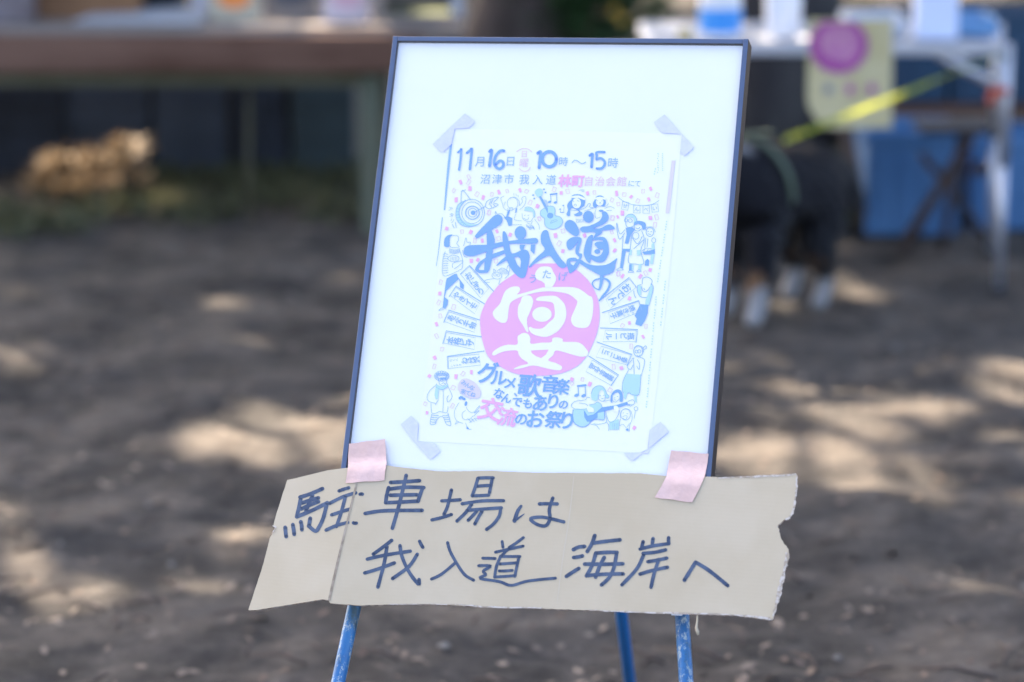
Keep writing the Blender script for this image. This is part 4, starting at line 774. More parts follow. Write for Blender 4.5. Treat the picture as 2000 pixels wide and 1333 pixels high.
# ------------------------------------------------------------------ easel
def onB(px, py, off): return hit(px, py, BT + BN * off, BN)
EO = -RD - .016
def ext(a, b, z): t = (z - a.z) / (b.z - a.z); return a + (b - a) * t
es = empty('easel', (onB(1000, 1250, EO).x, 3.9, 0), 'blue painted steel pipe easel standing on the bare ground under the frame', 'easel')
lt, rt_ = onB(692, 1185, EO), onB(1332, 1200, EO)
lfoot = ext(lt, onB(663, 1320, EO), .005); rfoot = ext(rt_, onB(1339.5, 1320, EO), .005)
ltop = onB(967, 110, EO); rtop = onB(1188, 110, EO)
for a, b in ((lfoot, lt), (rfoot, rt_)):
    top = ltop if a is lfoot else rtop
    m = MB(); m.tube([a, a.lerp(b, .5), b, top], .0089, 20); m.build('leg', M['pipeworn'], es, smooth=True)
    m = MB(); m.tube([a - Vector((0, 0, .005)), a.lerp(b, .06)], .012, 16); m.build('rubber_foot', M['railside'], es, smooth=True)
hd = (ltop + rtop) / 2 - BN * .03
rear = V(1230, 1333, 4.22); r0 = hd; rfo = ext(r0, rear, .005)
m = MB(); m.tube([rfo, hd], .0092, 20); m.build('leg', M['pipe'], es, smooth=True)['label'] = 'smooth unworn rear leg'
m = MB(); m.tube([rfo - Vector((0, 0, .005)), rfo.lerp(hd, .03)], .013, 16); m.build('rubber_foot', M['railside'], es, smooth=True)
m = MB(); m.tube([ltop, rtop], .011, 14); m.build('head_bar', M['pipeworn'], es, smooth=True)
m = MB(); m.tube([(ltop + rtop) / 2, hd], .008, 10); m.build('hinge', M['pipe'], es, smooth=True)
# shelf bar and pegs carrying the frame
vb = -BH - .011
def leg_at(v, a, b):
    d = b - a; t = (BT + BV * v - a).dot(BV) / d.dot(BV); return a + d * t
la, ra = leg_at(vb, lfoot, ltop), leg_at(vb, rfoot, rtop)
m = MB(); m.tube([la, ra], .007, 12); m.build('cross_bar', M['pipeworn'], es, smooth=True)
for p in (la.lerp(ra, .12), la.lerp(ra, .88)):
    m = MB(); m.tube([p, p + BN * .036, p + BN * .037 + BV * .006], .005, 10); m.build('peg', M['pipe'], es, smooth=True)

# ------------------------------------------------------------------ bench on the left
D0 = 8.86
def ux(px, D): return (px - 1000) * D / F * (1)      # lateral position of a pixel column at a distance
def X(px, D, z=.5):  # lateral position of pixel column on things of height z at distance D
    return (px - 1000) / F * (Vector((0, D, z)) - CAM).dot(FW)
xr = X(905, D0, .64); xl = -3.2
bench = empty('wooden_bench', (-1.6, D0 + .45, 0), 'long low wooden display bench with a reddish front board and mossy post', 'bench')
for k in range(6):
    m = MB(); m.box(((xl + xr) / 2, D0 + .075 + k * .15, .64 + (k % 2) * .002), (xr - xl, .142, .03)); m.build('plank', M['plank'], bench, bevel=.003)
m = MB(); m.box(((xl + xr) / 2 - .06, D0 - .022, .575), (xr - xl - .12, .04, .115)); m.build('front_board', M['beam'], bench, bevel=.004)
m = MB(); xp = X(722, D0, .3); m.box(((xl + xp) / 2, D0 + .06, .487), (xp - xl - .06, .05, .045)); m.build('rail', M['olive'], bench, bevel=.003)
for x_, dd in ((xp, .05), (-2.9, .05), (xp, .8), (-2.9, .8), (-1.95, .8)):
    m = MB(); m.box((x_, D0 + dd, .30), (.062, .062, .62)); m.build('post', M['post'], bench, bevel=.004)
m = MB(); m.beam((xp + .01, D0 + .09, .1), (xp + .01, D0 + .77, .5), .03, .05); m.build('brace', M['olive'], bench)
# dark crates stored under the bench
for i, (px0, px1, h, dd, mt, lb_) in enumerate([(-60, 120, .34, 1.30, 'dark', 'black crate standing just behind the bench at the left edge of the picture'), (125, 290, .34, 1.34, 'slate', 'dark slate crate standing just behind the bench behind the dry brush pile'), (300, 440, .50, 1.32, 'slate', 'bluish slate crate standing just behind the bench, middle of the row'), (455, 560, .50, 1.36, 'dark', 'narrow dark crate standing just behind the bench next to the thin stake'), (570, 690, .50, 1.33, 'slate2', 'dark teal crate standing just behind the bench nearest the mossy post')]):
    D = D0 + dd; a, b = X(px0, D, .3), X(px1, D, .3); c = empty('storage_crate', ((a + b) / 2, D + .15, 0), lb_, 'crate', 'dark crates standing behind the bench')
    m = MB(); m.box(((a + b) / 2, D + .15, h / 2), (b - a, .3, h)); m.build('body', M[mt], c, bevel=.006)
    m = MB(); m.box(((a + b) / 2, D + .15, h + .008), (b - a + .02, .32, .022)); m.build('lid', M[mt], c, bevel=.004)
    for k in range(3): m = MB(); m.box(((a + b) / 2, D - .004, h * (.25 + .25 * k)), ((b - a) * .9, .008, .012)); m.build('rib', M[mt], c)
st = MB(); xs_ = X(482, D0 + .2, .4); st.tube([(xs_, D0 + .2, 0), (xs_ + .01, D0 + .2, .52)], .007, 8); tag(st.build('stake', M['olive'], smooth=True), 'thin greenish garden stake leaning under the bench', 'stake')

# things on the bench
TZ = .657
def boxthing(name, px0, px1, D, dp, h, mt, lb_, cat, lid=None, z=TZ, rz=0):
    a, b = X(px0, D, z + h / 2), X(px1, D, z + h / 2); c = empty(name, ((a + b) / 2, D + dp / 2, z), lb_, cat)
    m = MB(); cx, cy = (a + b) / 2, D + dp / 2; W_ = b - a; t = .006
    m.box((cx, cy, z + t / 2), (W_, dp, t)); m.box((cx, D + t / 2, z + h / 2), (W_, t, h)); m.box((cx, D + dp - t / 2, z + h / 2), (W_, t, h)); m.box((a + t / 2, cy, z + h / 2), (t, dp - 2 * t - .001, h)); m.box((b - t / 2, cy, z + h / 2), (t, dp - 2 * t - .001, h))
    m.build('body', mt, c)
    if lid:
        m = MB(); m.box((cx, cy, z + h + .006), (W_ + .012, dp + .012, .010)); m.build('lid', lid, c, bevel=.002)
    return c
boxthing('carton', 70, 268, D0 + .22, .38, .20, M['brownbox'], 'brown cardboard carton on the bench at the far left', 'box', M['brownbox'])
boxthing('storage_box', -60, 62, D0 + .12, .3, .14, mat('dull_mauve_box', (.13, .10, .10), rough=.7, col2=(.2, .17, .18), scale=6), 'dull mauve box on the left end of the bench', 'box', M['slate'])
boxthing('black_case', 276, 352, D0 + .40, .2, .14, M['dark'], 'small black case on the bench between carton and white sheet', 'case', M['dark'])
m = MB(); a, b = X(150, D0 + .1, TZ), X(392, D0 + .1, TZ)
m.add([(a + .0, D0 + .04, TZ + .012), (b, D0 + .02, TZ + .016), (b + .02, D0 + .34, TZ + .03), (a + .05, D0 + .36, TZ + .02), (a, D0 + .04, TZ + .004), (b, D0 + .02, TZ + .004), (b + .02, D0 + .34, TZ + .004), (a + .05, D0 + .36, TZ + .004)], [(0, 1, 2, 3), (7, 6, 5, 4), (0, 4, 5, 1), (1, 5, 6, 2), (2, 6, 7, 3), (3, 7, 4, 0)])
tag(m.build('paper_stack', mat('grey_white_paper', (.42, .42, .44), rough=.9)), 'low stack of white sheets on the bench in front of the black case', 'paper')
m = MB(); a = X(360, D0 + .2, .72); m.box((a + .03, D0 + .36, .71), (.035, .03, .11)); m.box((a + .03, D0 + .36, .78), (.02, .02, .03)); tag(m.build('white_bottle', mat('pale_lavender_plastic', (.46, .48, .58), rough=.6), bevel=.006), 'pale bottle standing at the right end of the white sheets', 'bottle')
def card(px0, px1, D, h, face, spot, lb_, tilt=.25):
    a, b = X(px0, D, .72), X(px1, D, .72); c = empty('display_card', ((a + b) / 2, D, TZ), lb_, 'card', 'display cards standing on the bench')
    m = MB(); m.add([(a, D, TZ), (b, D, TZ), (b, D + h * tilt, TZ + h), (a, D + h * tilt, TZ + h), (a, D + .01, TZ), (b, D + .01, TZ), (b, D + h * tilt + .01, TZ + h), (a, D + h * tilt + .01, TZ + h)], [(0, 1, 2, 3), (7, 6, 5, 4), (0, 4, 5, 1), (1, 5, 6, 2), (2, 6, 7, 3), (3, 7, 4, 0)]); m.build('board', face, c)
    m = MB(); e = ell((a + b) / 2, h * .62, (b - a) * .34, h * .3, 20); m.add([(x, D + z_ * tilt - .002, TZ + z_) for x, z_ in e], [tuple(range(20))]); m.build('round_picture', spot, c)
    m = MB(); m.box(((a + b) / 2, D + h * tilt * .5 + .05, TZ + h * .2), (.04, .09, h * .4)); m.build('stand', face, c)
card(408, 505, D0 + .16, .12, M['card'], M['orange'], 'beige display card with an orange round picture on the bench')
card(632, 722, D0 + .18, .12, mat('pale_rose_card', (.55, .45, .46), rough=.8), M['creamtext'], 'pale card with a rose coloured picture on the bench')
card(515, 620, D0 + .30, .13, M['plank'], M['slate'], 'plain grey display card between the orange and the rose one')
tr = empty('glazed_box', (X(815, D0 + .2, .7), D0 + .2, TZ), 'open box with pale rim and olive green inside on the right end of the bench', 'box')
a, b = X(728, D0 + .12, .7), X(900, D0 + .12, .7)
for (c_, d_) in ((((a + b) / 2, D0 + .12, TZ + .012), (b - a, .03, .022)), ((b - .015, D0 + .36, TZ + .07), (.03, .45, .14)), ((a + .015, D0 + .36, TZ + .07), (.03, .45, .14)), (((a + b) / 2, D0 + .6, TZ + .07), (b - a, .03, .14))):
    m = MB(); m.box(c_, d_); m.build('rim', M['plank'] if c_[0] != b - .015 else M['tabletop'], tr, bevel=.003)
m = MB(); m.box(((a + b) / 2, D0 + .36, TZ + .006), (b - a - .064, .44, .01)); m.build('lining', mat('olive_felt', (.10, .12, .05), rough=.95), tr)

# dry brush pile and weeds (uncountable stalks)
def stalks(name, spots, n, h0, h1, wdt, mt, lb_, cat, lean_=.5, seed=1):
    r = random.Random(seed); m = MB()
    for k in range(n):
        (cx, cy, sx, sy, bz) = spots[k % len(spots)]; x = cx + r.gauss(0, sx); y = cy + r.gauss(0, sy); h = r.uniform(h0, h1); a = r.uniform(0, 6.283); l = r.uniform(0, lean_)
        d_ = Vector((math.cos(a) * l, math.sin(a) * l, 1)).normalized(); s_ = Vector((math.sin(a), -math.cos(a), 0)) * wdt * r.uniform(.6, 1.4)
        p = Vector((x, y, bz * r.random())); q_ = p + d_ * h * .55; t_ = p + d_ * h + Vector((math.cos(a), math.sin(a), -.4)) * h * .25 * l
        m.add([p - s_ * .5, p + s_ * .5, q_ + s_, q_ - s_, t_], [(0, 1, 2, 3), (3, 2, 4)])
    return tag(m.build(name, mt), lb_, cat, kind='stuff')
sx0 = X(180, 9.7, .1)
stalks('dry_brush', [(sx0 - .12, 9.66, .05, .04, .08), (sx0 - .02, 9.62, .07, .05, .12), (sx0 + .10, 9.64, .03, .04, .17), (sx0 + .04, 9.52, .05, .03, .05), (sx0 + .11, 9.54, .03, .03, .06)], 800, .03, .09, .012, M['straw'], 'heap of dry straw coloured brush seen beneath the bench', 'brush', 1.6, 3)
wd_ = []
for px in range(-40, 700, 40): p = G(px, 400 + 25 * math.sin(px * .02) + (25 if px < 300 else 0)); wd_.append((p.x, p.y, .07, .10, 0))
for px in range(300, 700, 24): p = G(px, 352 + 20 * math.sin(px)); wd_.append((p.x, p.y, .06, .16, 0))
stalks('weeds', wd_, 1700, .015, .07, .010, M['weed'], 'low dark green weeds growing along the front of the bench', 'weeds', .9, 4)
stalks('rear_weeds', [(X(1500 + 40 * k, 9.3, 0), 9.3 + .1 * (k % 2), .1, .12, 0) for k in range(6)], 900, .05, .25, .012, M['weed'], 'dark weeds between the tree trunk and blue crates', 'weeds', .7, 5)

# ------------------------------------------------------------------ folding table on the right
DT = 7.86
tb = empty('folding_table', (X(1620, DT, .7), DT + .3, 0), 'grey folding camping table with slim metal legs behind the dog', 'table')
xa, xb = X(1272, DT, .7), X(1952, DT, .7)
m = MB(); m.box(((xa + xb) / 2, DT + .31, .690), (xb - xa - .02, .58, .016)); m.build('table_top', M['tabletop'], tb)
for c_, d_ in ((((xa + xb) / 2, DT, .688), (xb - xa, .022, .034)), (((xa + xb) / 2, DT + .61, .688), (xb - xa, .022, .034)), ((xa, DT + .305, .688), (.022, .586, .034)), ((xb, DT + .305, .688), (.022, .586, .034))):
    m = MB(); m.box(c_, d_); m.build('edge_rail', M['alu'], tb, bevel=.004)
lx = X(1960, DT, .35)
for x_, y_ in ((lx, DT + .01), (xa + .03, DT + .01), (lx + .075, DT + .6), (xa + .03, DT + .6)):
    m = MB(); m.tube([(x_, y_, .36), (x_, y_, .70)], .0155, 12); m.build('leg', M['alu'], tb, smooth=True)
    m = MB(); m.tube([(x_, y_, .012), (x_, y_, .40)], .0125, 12); m.build('leg_extension', M['alu'], tb, smooth=True)
    m = MB(); m.tube([(x_, y_, 0), (x_, y_, .02)], .0165, 12); m.build('foot', M['dark'], tb, smooth=True)
for y_ in (DT + .012, DT + .598):
    for (p, q_) in (((X(1832, DT, .66), y_, .675), (lx - .01, y_, .575)), ((xa + .2, y_, .675), (xa + .04, y_, .54))):
        m = MB(); m.tube([p, q_], .015, 10); m.build('brace', M['alu'], tb, smooth=True)
m = MB(); m.tube([(lx - .045, DT - .004, .572), (lx + .004, DT - .004, .572)], .012, 12); m.box((lx - .042, DT - .004, .552), (.022, .02, .028)); m.build('hinge_clip', M['red'], tb, smooth=False)
# things on the table
ZT = .706
def cup(px, D, r, h, mt, lb_, cat, band=None):
    x = X(px, D, ZT + h / 2); c = empty('container', (x, D, ZT), lb_, cat)
    m = MB(); m.lathe((x, D, ZT), [(0, 0), (r * .9, 0), (r * .95, h * .05), (r, h * .9), (r * .98, h), (r * .9, h), (r * .88, h * .92), (0, h * .92)]); m.build('body', mt, c, smooth=True)
    if band: m = MB(); m.lathe((x, D, ZT), [(r * .96 + .001, h * .12), (r * 1.0 + .002, h * .5)]); m.build('label_band', band, c, smooth=True)
cup(1407, DT + .12, .060, .17, M['white'], 'white tub with a bright blue label on the left of the table', 'tub', mat('blue_label', (.05, .30, .75), rough=.5))
cup(1530, DT + .16, .052, .15, M['white'], 'plain white tub on the table right of the labelled one', 'tub')
cup(1337, DT + .03, .02, .035, mat('amber_glass', (.5, .4, .2), rough=.2), 'small pale pot at the left edge of the table', 'pot')
boxthing('paper_holder', 1792, 1872, DT + .08, .10, .14, mat('pale_blue_paper', (.62, .68, .85), rough=.7), 'upright pale blue paper holder on the table above the brace', 'holder', z=ZT)
boxthing('tray', 1655, 1770, DT + .2, .22, .05, mat('pale_steel', (.5, .54, .6), rough=.4), 'shallow pale tray on the table left of the paper holder', 'tray', z=ZT)
boxthing('blue_tray', 1870, 1948, DT + .2, .25, .05, mat('mid_blue_plastic', (.12, .28, .50), rough=.4), 'mid blue shallow tray on the table at its right end', 'tray', z=ZT)
# banner hanging from the table edge
DB = DT - .018
bn = empty('hanging_banner', (X(1660, DB, .55), DB, .46), 'cream banner with a magenta disc and three small emblems hanging from the table edge', 'banner')
def bz(x_, z_): return DB - .006 * math.sin(x_ * 22) - .004 * math.sin(z_ * 18)
def bp_(px, py, o=0):
    p = V(px, py, DB); return Vector((p.x, bz(p.x, p.z) - o * 40 - .0, p.z))
m = MB(); NX, NY = 14, 16; rows = []
for j in range(NY + 1):
    t = j / NY; yy = 38 + (250 - 38) * t; l = 1580 - 4 * t; r_ = 1744 - 2 * t
    if t > .72: l += (t - .72) ** 2 * 420
    for i in range(NX + 1): rows.append(bp_(l + (r_ - l) * i / NX, yy))
m.add(rows, [(j * (NX + 1) + i, j * (NX + 1) + i + 1, (j + 1) * (NX + 1) + i + 1, (j + 1) * (NX + 1) + i) for j in range(NY) for i in range(NX)]); o = m.build('cloth', M['cream'], bn, smooth=True)
off = lambda d_: (lambda px, py, o=0: bp_(px, py) + Vector((0, -d_, 0)))
m = MB(); E_ = [(x, max(y, 42)) for x, y in ell(1638, 88, 57, 55, 30)]; m.poly(E_, off(.004)); m.build('magenta_disc', M['magenta'], bn)
m = MB(); m.poly([(x, max(y, 44)) for x, y in ell(1640, 84, 40, 38, 24)], off(.006)); m.build('disc_centre', mat('pale_magenta_print', (.45, .15, .33), rough=.9, col2=(.52, .24, .36), scale=40), bn)
for x, mt in ((1618, 'slate'), (1660, 'magenta'), (1702, 'magenta')):
    m = MB(); m.poly(ell(x, 174, 9, 10, 12), off(.004)); m.build('emblem', mat('emblem_grey', (.2, .2, .25)) if mt == 'slate' else M['magenta'], bn)
# blue crates
def crate(px0, px1, D, dp, h, z, mt, lb_, rz=0):
    a, b = X(px0, D, z + h / 2), X(px1, D, z + h / 2); c = empty('plastic_crate', ((a + b) / 2, D + dp / 2, z), lb_, 'crate', 'blue plastic crates stacked behind the table')
    cx, cy, W_ = (a + b) / 2, D + dp / 2, b - a; t = .012; m = MB()
    m.box((cx, cy, z + t / 2), (W_, dp, t)); m.box((cx, D + t / 2, z + h / 2), (W_, t, h - .002)); m.box((cx, D + dp - t / 2, z + h / 2), (W_, t, h - .002)); m.box((a + t / 2, cy, z + h / 2), (t, dp - 2 * t - .002, h - .002)); m.box((b - t / 2, cy, z + h / 2), (t, dp - 2 * t - .002, h - .002)); m.build('body', mt, c, bevel=.003)
    for s_ in (0, 1):
        m = MB(); m.box((cx, D - .006 if s_ == 0 else D + dp + .006, z + h - .02), (W_ + .03, .012, .035)); m.build('rim', mt, c, bevel=.003)
    n = max(3, int(W_ / .07))
    for k in range(n): m = MB(); m.box((a + W_ * (k + .5) / n, D - .006, z + h * .42), (.012, .011, h * .74)); m.build('rib', mt, c)
crate(1692, 1872, 8.85, .35, .33, .0, M['bluecrate'], 'bright blue crate on the ground behind the table, nearest the trunk')
crate(1896, 2070, 8.95, .35, .30, .0, M['bluecrate'], 'bright blue crate on the ground at the right edge behind the table leg')
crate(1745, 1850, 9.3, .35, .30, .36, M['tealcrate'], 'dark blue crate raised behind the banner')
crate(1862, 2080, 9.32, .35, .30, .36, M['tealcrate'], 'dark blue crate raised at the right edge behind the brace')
pl = empty('pallet_stand', (1.9, 9.47, 0), 'low dark wooden stand carrying the upper blue crates', 'stand')
m = MB(); m.box((X(1910, 9.47, .3), 9.47, .345), (.85, .42, .026)); m.build('shelf', M['beam'], pl)
for x_ in (X(1690, 9.47, .2), X(2120, 9.47, .2)):
    m = MB(); m.box((x_ + .02, 9.47, .165), (.04, .38, .33)); m.build('side', M['beam'], pl)
# rusty folding stool with crossed legs
stl = empty('folding_stool', (X(1840, 8.45, .2), 8.5, 0), 'dark folding stool with crossed legs under the table', 'stool')
for (a, b, c_, d_) in (((1765, 492), (1905, 258), 8.45, 0), ((1840, 488), (1880, 250), 8.5, 0), ((1765, 470), (1905, 250), 8.68, 0), ((1800, 300), (1935, 475), 8.6, 0)):
    p, q_ = V(*a, c_), V(*b, c_); p = ext(p, q_, .01) if p.z < .2 else p
    if q_.z < .2: q_ = ext(q_, p, .01)
    m = MB(); m.tube([p, q_], .012, 10); m.build('leg', M['rust'], stl, smooth=True)
pz = V(1890, 250, 8.55); m = MB(); m.box((pz.x - .02, 8.57, pz.z), (.26, .24, .02)); m.build('seat', M['dark'], stl, bevel=.005)
m = MB(); p = V(1915, 330, 8.5); m.box(p, (.05, .04, .03)); m.build('bolt_cover', M['rust'], stl)
# brown stake leaning against the crate
m = MB(); m.tube([Vector(G(1688, 455)), V(1650, 240, 8.75)], .022, 10); tag(m.build('leaning_stick', M['bark2'], smooth=True), 'brown stick leaning beside the blue crate and the banner', 'stick')

# shrubs beyond
def shrub(p, rx, rz_, n, mt, lb_, seed, flower=False):
    r = random.Random(seed); c = empty('shrub', p, lb_, 'shrub'); p = Vector(p); m = MB()
    for k in range(5): a = k * 1.3; m.tube([p, p + Vector((math.cos(a) * rx * .4, math.sin(a) * rx * .4, rz_ * 1.2))], [.02, .006], 6)
    m.build('stem', M['twig'], c); m = MB(); cl = [(r.gauss(0, rx * .5), r.gauss(0, rx * .4), r.uniform(.25, 1) * rz_ * 1.7) for _ in range(14)]
    for k in range(n):
        b_ = cl[k % 14]; q_ = p + Vector((b_[0] + r.gauss(0, .13), b_[1] + r.gauss(0, .13), max(.05, b_[2] + r.gauss(0, .12)))); a = r.uniform(0, 6.28); ti = r.uniform(-1, 1); s_ = r.uniform(.03, .06)
        u = Vector((math.cos(a), math.sin(a), 0)) * s_; v = Vector((-math.sin(a) * math.cos(ti), math.cos(a) * math.cos(ti), math.sin(ti))) * s_ * .5
        m.add([q_ - u, q_ - v, q_ + u, q_ + v], [(0, 1, 2, 3)])
    m.build('foliage', mt, c)
    if flower:
        for (px, py) in ((1215, 38), (1200, 22)):
            q_ = V(px, py, p.y - .45); m = MB()
            for k in range(6): a = k * 1.047; u = Vector((math.cos(a), -.3, math.sin(a))) * .022; v = Vector((-math.sin(a), 0, math.cos(a))) * .009; m.add([q_, q_ + u * .5 + v, q_ + u, q_ + u * .5 - v], [(0, 1, 2, 3)])
            m.build('blossom', M['yellow'], c)
shrub((X(1180, 13.2, .3), 13.2, 0), .30, .55, 2600, M['leafB'], 'green leafy shrub with yellow blossoms beyond the top of the frame', 11, True)
shrub((-.3, 15.5, 0), .5, .6, 1500, M['leafA'], 'dark shrub behind the bench far back in the shade', 12)
shrub((2.6, 13.0, 0), .6, .7, 2000, M['leafA'], 'dark shrub far behind the right end of the table', 13)
shrub((1.55, 15.2, 0), .7, .7, 2200, M['leafA'], 'dark shrub between the yellow flowered one and the table', 14)
hg = MB(); r = random.Random(77)
for k in range(9000):
    x = r.uniform(-11, 11); q_ = Vector((x, 19.8 + 1.2 * math.sin(x) + r.gauss(0, .45), r.uniform(.02, 1.2 + .4 * math.sin(x * 1.7)))); a = r.uniform(0, 6.28); ti = r.uniform(-1, 1); s_ = r.uniform(.05, .11)
    u = Vector((math.cos(a), math.sin(a), 0)) * s_; v = Vector((-math.sin(a) * math.cos(ti), math.cos(a) * math.cos(ti), math.sin(ti))) * s_ * .5
    hg.add([q_ - u, q_ - v, q_ + u, q_ + v], [(0, 1, 2, 3)])
tag(hg.build('hedge', M['leafA']), 'dark green hedge closing the far side of the clearing', 'hedge', kind='stuff')

# ------------------------------------------------------------------ dog
hdg = Vector((-.60, -.80, 0)); sd = Vector((.80, -.60, 0))
DX = V(1508, 455, 7.48); DO = Vector((DX.x, 7.48, 0))
def dp(f_, s_, z_): return DO + hdg * f_ + sd * s_ + Vector((0, 0, z_))
dog = empty('dog', DO, 'black dog with white paws and green harness standing behind the right edge of the frame', 'dog')
sk = [(dp(-.17, 0, .39), .118), (dp(-.03, 0, .375), .112), (dp(.13, 0, .37), .125), (dp(.21, 0, .42), .085), (dp(.26, -.05, .47), .065), (dp(.27, -.13, .50), .066), (dp(.28, -.19, .485), .048), (dp(.28, -.26, .46), .028), (dp(-.26, 0, .42), .03), (dp(-.34, .02, .36), .032), (dp(-.38, .03, .27), .03)]
ed = [(0, 1), (1, 2), (2, 3), (3, 4), (4, 5), (5, 6), (6, 7), (0, 8), (8, 9), (9, 10)]
for s_ in (-1, 1):
    # front legs
    b = len(sk); sf = .03 if s_ > 0 else -.05
    sk += [(dp(.15, .065 * s_, .29), .062), (dp(.13 + sf, .07 * s_, .19), .042), (dp(.15 + sf, .07 * s_, .06), .024), (dp(.185 + sf, .07 * s_, .022), .028)]; ed += [(2, b), (b, b + 1), (b + 1, b + 2), (b + 2, b + 3)]
    b = len(sk); sf = .05 if s_ > 0 else -.04
    sk += [(dp(-.17 + sf * .4, .07 * s_, .28), .078), (dp(-.14 + sf, .075 * s_, .20), .055), (dp(-.215 + sf, .075 * s_, .115), .024), (dp(-.19 + sf, .075 * s_, .05), .022), (dp(-.155 + sf, .075 * s_, .022), .028)]
    ed += [(0, b), (b, b + 1), (b + 1, b + 2), (b + 2, b + 3), (b + 3, b + 4)]
me = bpy.data.meshes.new('body'); me.from_pydata([tuple(p) for p, r in sk], ed, []); body = bpy.data.objects.new('body', me); COL.objects.link(body)
body.modifiers.new('s', 'SKIN'); me.skin_vertices[0].data[0].use_root = True
for i, (p, r) in enumerate(sk): me.skin_vertices[0].data[i].radius = (r, r)
body.modifiers.new('u', 'SUBSURF').levels = 2
bpy.context.view_layer.update()
dg = bpy.context.evaluated_depsgraph_get(); me2 = bpy.data.meshes.new_from_object(body.evaluated_get(dg)); bpy.data.objects.remove(body)
body = bpy.data.objects.new('body', me2); me2.polygons.foreach_set('use_smooth', [True] * len(me2.polygons)); link(body, dog)
ca = me2.color_attributes.new('fur', 'FLOAT_COLOR', 'POINT')
for i, v in enumerate(me2.vertices):
    p = v.co; l = p - DO; f_ = l.dot(hdg); n_ = noise.noise(p * 20) * .02
    g_ = l.dot(sd); white = p.z + n_ * 1.6 < .115 or (-.055 < g_ < -.015 and f_ > .2 and p.z > .44) or g_ < -.23 or (.16 < f_ < .22 and p.z > .485)
    tan = .10 <= p.z + n_ < .16 and f_ < .3
    ca.data[i].color = (.27, .26, .26, 1) if white else ((.16, .09, .05, 1) if tan else (.010, .010, .013, 1))
fm = mat('dog_fur', (.01, .01, .01), spec=.12, rough=.8, bump=.6, bscale=90); at = fm.node_tree.nodes.new('ShaderNodeVertexColor'); at.layer_name = 'fur'; fm.node_tree.links.new(at.outputs[0], fm.node_tree.nodes['Principled BSDF'].inputs['Base Color'])
me2.materials.clear(); me2.materials.append(fm)
hx = -sd
for s_ in (-1, 1):
    m = MB(); b0 = dp(.27 + .045 * s_, -.12, .548); m.add([b0 + hx * .03, b0 - hx * .03, b0 + hdg * s_ * .04 + Vector((0, 0, .05)) + hx * .01, b0 - hdg * s_ * .02 + Vector((0, 0, -.005))], [(0, 1, 2), (0, 2, 3), (1, 3, 2)]); m.build('ear', fm, dog)
    m = MB(); m.lathe(dp(.28 + .034 * s_, -.19, .503), [(0, -.008), (.007, -.004), (.008, 0), (.007, .004), (0, .008)], 10); m.build('eye', M['railside'], dog, smooth=True)
m = MB(); m.lathe(dp(.28, -.285, .463), [(0, -.012), (.011, -.006), (.013, 0), (.011, .006), (0, .012)], 12); m.build('nose', M['railside'], dog, smooth=True)
# fur tufts break the outline
tf = MB(); r = random.Random(5); vv = me2.vertices; bk_ = []
for k in range(3600):
    v = vv[r.randrange(len(vv))]
    if v.co.z < .12 or (v.co - DO).dot(hdg) > .18: continue
    n_ = v.normal; t_ = (Vector((0, 0, -1)) - hdg * .5); t_ = (t_ - n_ * t_.dot(n_)).normalized(); p = v.co; L = r.uniform(.02, .06); s_ = n_.cross(t_) * .005
    tf.add([p - s_, p + s_, p + t_ * L + n_ * .012], [(0, 1, 2)])
tfo = tf.build('fur_tufts', mat('black_fur', (.012, .012, .015), rough=.7), dog); tfo['kind'] = 'stuff'
# harness: girth strap, chest strap and back strap
def ring(f0, rz_, rs_, cz, tilt, name):
    m = MB(); n = 28; vs = []
    for i in range(n):
        a = 2 * math.pi * i / n; s_ = math.cos(a) * rs_; z_ = cz + math.sin(a) * rz_
        for w_ in (-.012, .012): vs.append(dp(f0 + w_ + (z_ - cz) * tilt, s_, z_))
    m.add(vs, [(2 * i, 2 * i + 1, (2 * i + 3) % (2 * n), (2 * i + 2) % (2 * n)) for i in range(n)]); o = m.build(name, M['harness'], dog, smooth=True); sm = o.modifiers.new('t', 'SOLIDIFY'); sm.thickness = .004; sm.offset = 1
ring(.10, .134, .124, .375, .25, 'girth_strap')
m = MB(); m.beam(dp(.02, 0, .508), dp(.20, 0, .520), .026, .006); m.build('back_strap', M['harness'], dog)
m = MB(); m.beam(dp(.315, 0, .36), dp(.10, 0, .262), .026, .006, up=(0, -.5, 1)); m.build('chest_strap', M['harness'], dog)
# leash to the table leg
a_ = V(1530, 275, 7.55); b_ = V(1772, 180, 7.62); c_ = V(1890, 132, 7.74); e_ = Vector((lx, DT, V(1960, 106, DT).z))
P = catmull([tuple(a_), tuple(a_.lerp(b_, .5)), tuple(b_), tuple(c_), tuple(e_)], 8); m = MB(); vs = []
for i, p in enumerate(P):
    p = Vector(p); tw = .1 * math.sin(i * .25) + 1.25 * min(1, max(0, (i / len(P) - .50) * 8)); d_ = (Vector((0, -math.sin(tw), math.cos(tw)))) * .0075; n_ = Vector((0, math.cos(tw), math.sin(tw))) * .0012; vs += [p - d_ - n_, p + d_ - n_, p + d_ + n_, p - d_ + n_]
n = len(P); m.add(vs, [(4 * i + j, 4 * i + (j + 1) % 4, 4 * i + 4 + (j + 1) % 4, 4 * i + 4 + j) for i in range(n - 1) for j in range(4)])
tag(m.build('leash', M['leash']), 'bright yellow green leash running from the dog up to the table leg', 'leash')

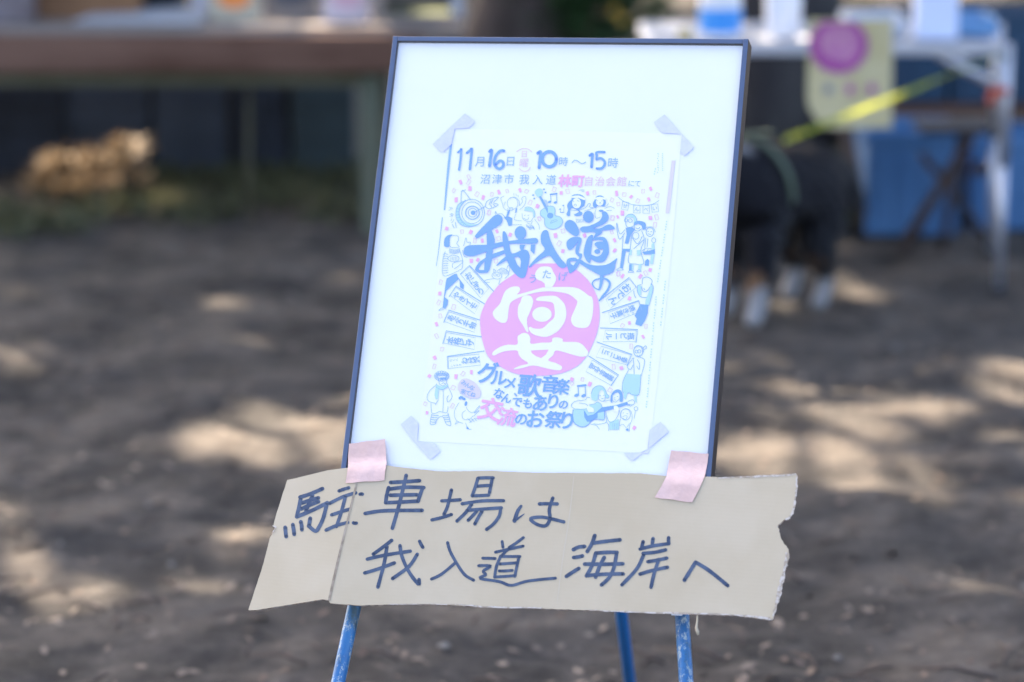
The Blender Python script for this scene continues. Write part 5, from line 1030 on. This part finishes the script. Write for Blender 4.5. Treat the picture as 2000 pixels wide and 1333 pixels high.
# ------------------------------------------------------------------ litter on the ground
def litter():
    r = random.Random(9); m = MB(); s2 = MB(); tw = MB()
    for k in range(2600):
        y = 4.2 + 8.5 * r.random() ** 1.3; x = r.uniform(-.22, .22) * y * 1.05; z = gz(x, y) + .006; s_ = r.uniform(.006, .018); a = r.uniform(0, 6.28); c_ = Vector((x, y, z + r.uniform(0, .006)))
        u = Vector((math.cos(a), math.sin(a), r.uniform(-.4, .4))) * s_; v = Vector((-math.sin(a), math.cos(a), r.uniform(-.5, .5))) * s_ * .5
        m.add([c_ - u, c_ - v, c_ + u, c_ + v], [(0, 1, 2, 3)])
    for k in range(45):
        y = 4.2 + 8 * r.random() ** 1.3; x = r.uniform(-.22, .22) * y; s_ = r.uniform(.004, .017) * (1.6 if k % 40 == 0 else .8); c_ = Vector((x, y, gz(x, y) + .004 + s_ * .4))
        vs = [c_ + Vector((i * s_ * r.uniform(.7, 1.3), j * s_ * r.uniform(.7, 1.3), l_ * s_ * .6)) for i, j, l_ in ((1, 0, 0), (0, 1, 0), (-1, 0, 0), (0, -1, 0), (0, 0, 1), (0, 0, -1))]
        s2.add(vs, [(0, 1, 4), (1, 2, 4), (2, 3, 4), (3, 0, 4), (1, 0, 5), (2, 1, 5), (3, 2, 5), (0, 3, 5)])
    for k in range(420):
        y = 4.2 + 7 * r.random(); x = r.uniform(-.22, .22) * y; a = r.uniform(0, 3.14); L = r.uniform(.03, .14); z = gz(x, y) + .012
        tw.tube([(x, y, z), (x + math.cos(a) * L * .5, y + math.sin(a) * L * .5, z + .006), (x + math.cos(a + .2) * L, y + math.sin(a + .2) * L, z)], [.003, .003, .0015], 5)
    tag(m.build('leaf_litter', M['litter']), 'dry brown leaves scattered over the bare earth', 'leaves', kind='stuff')
    tag(s2.build('pebbles', M['stone']), 'pale pebbles scattered over the bare earth', 'pebbles', kind='stuff')
    tag(tw.build('twigs', M['twig'], smooth=True), 'thin dark twigs lying on the bare earth', 'twigs', kind='stuff')
litter()
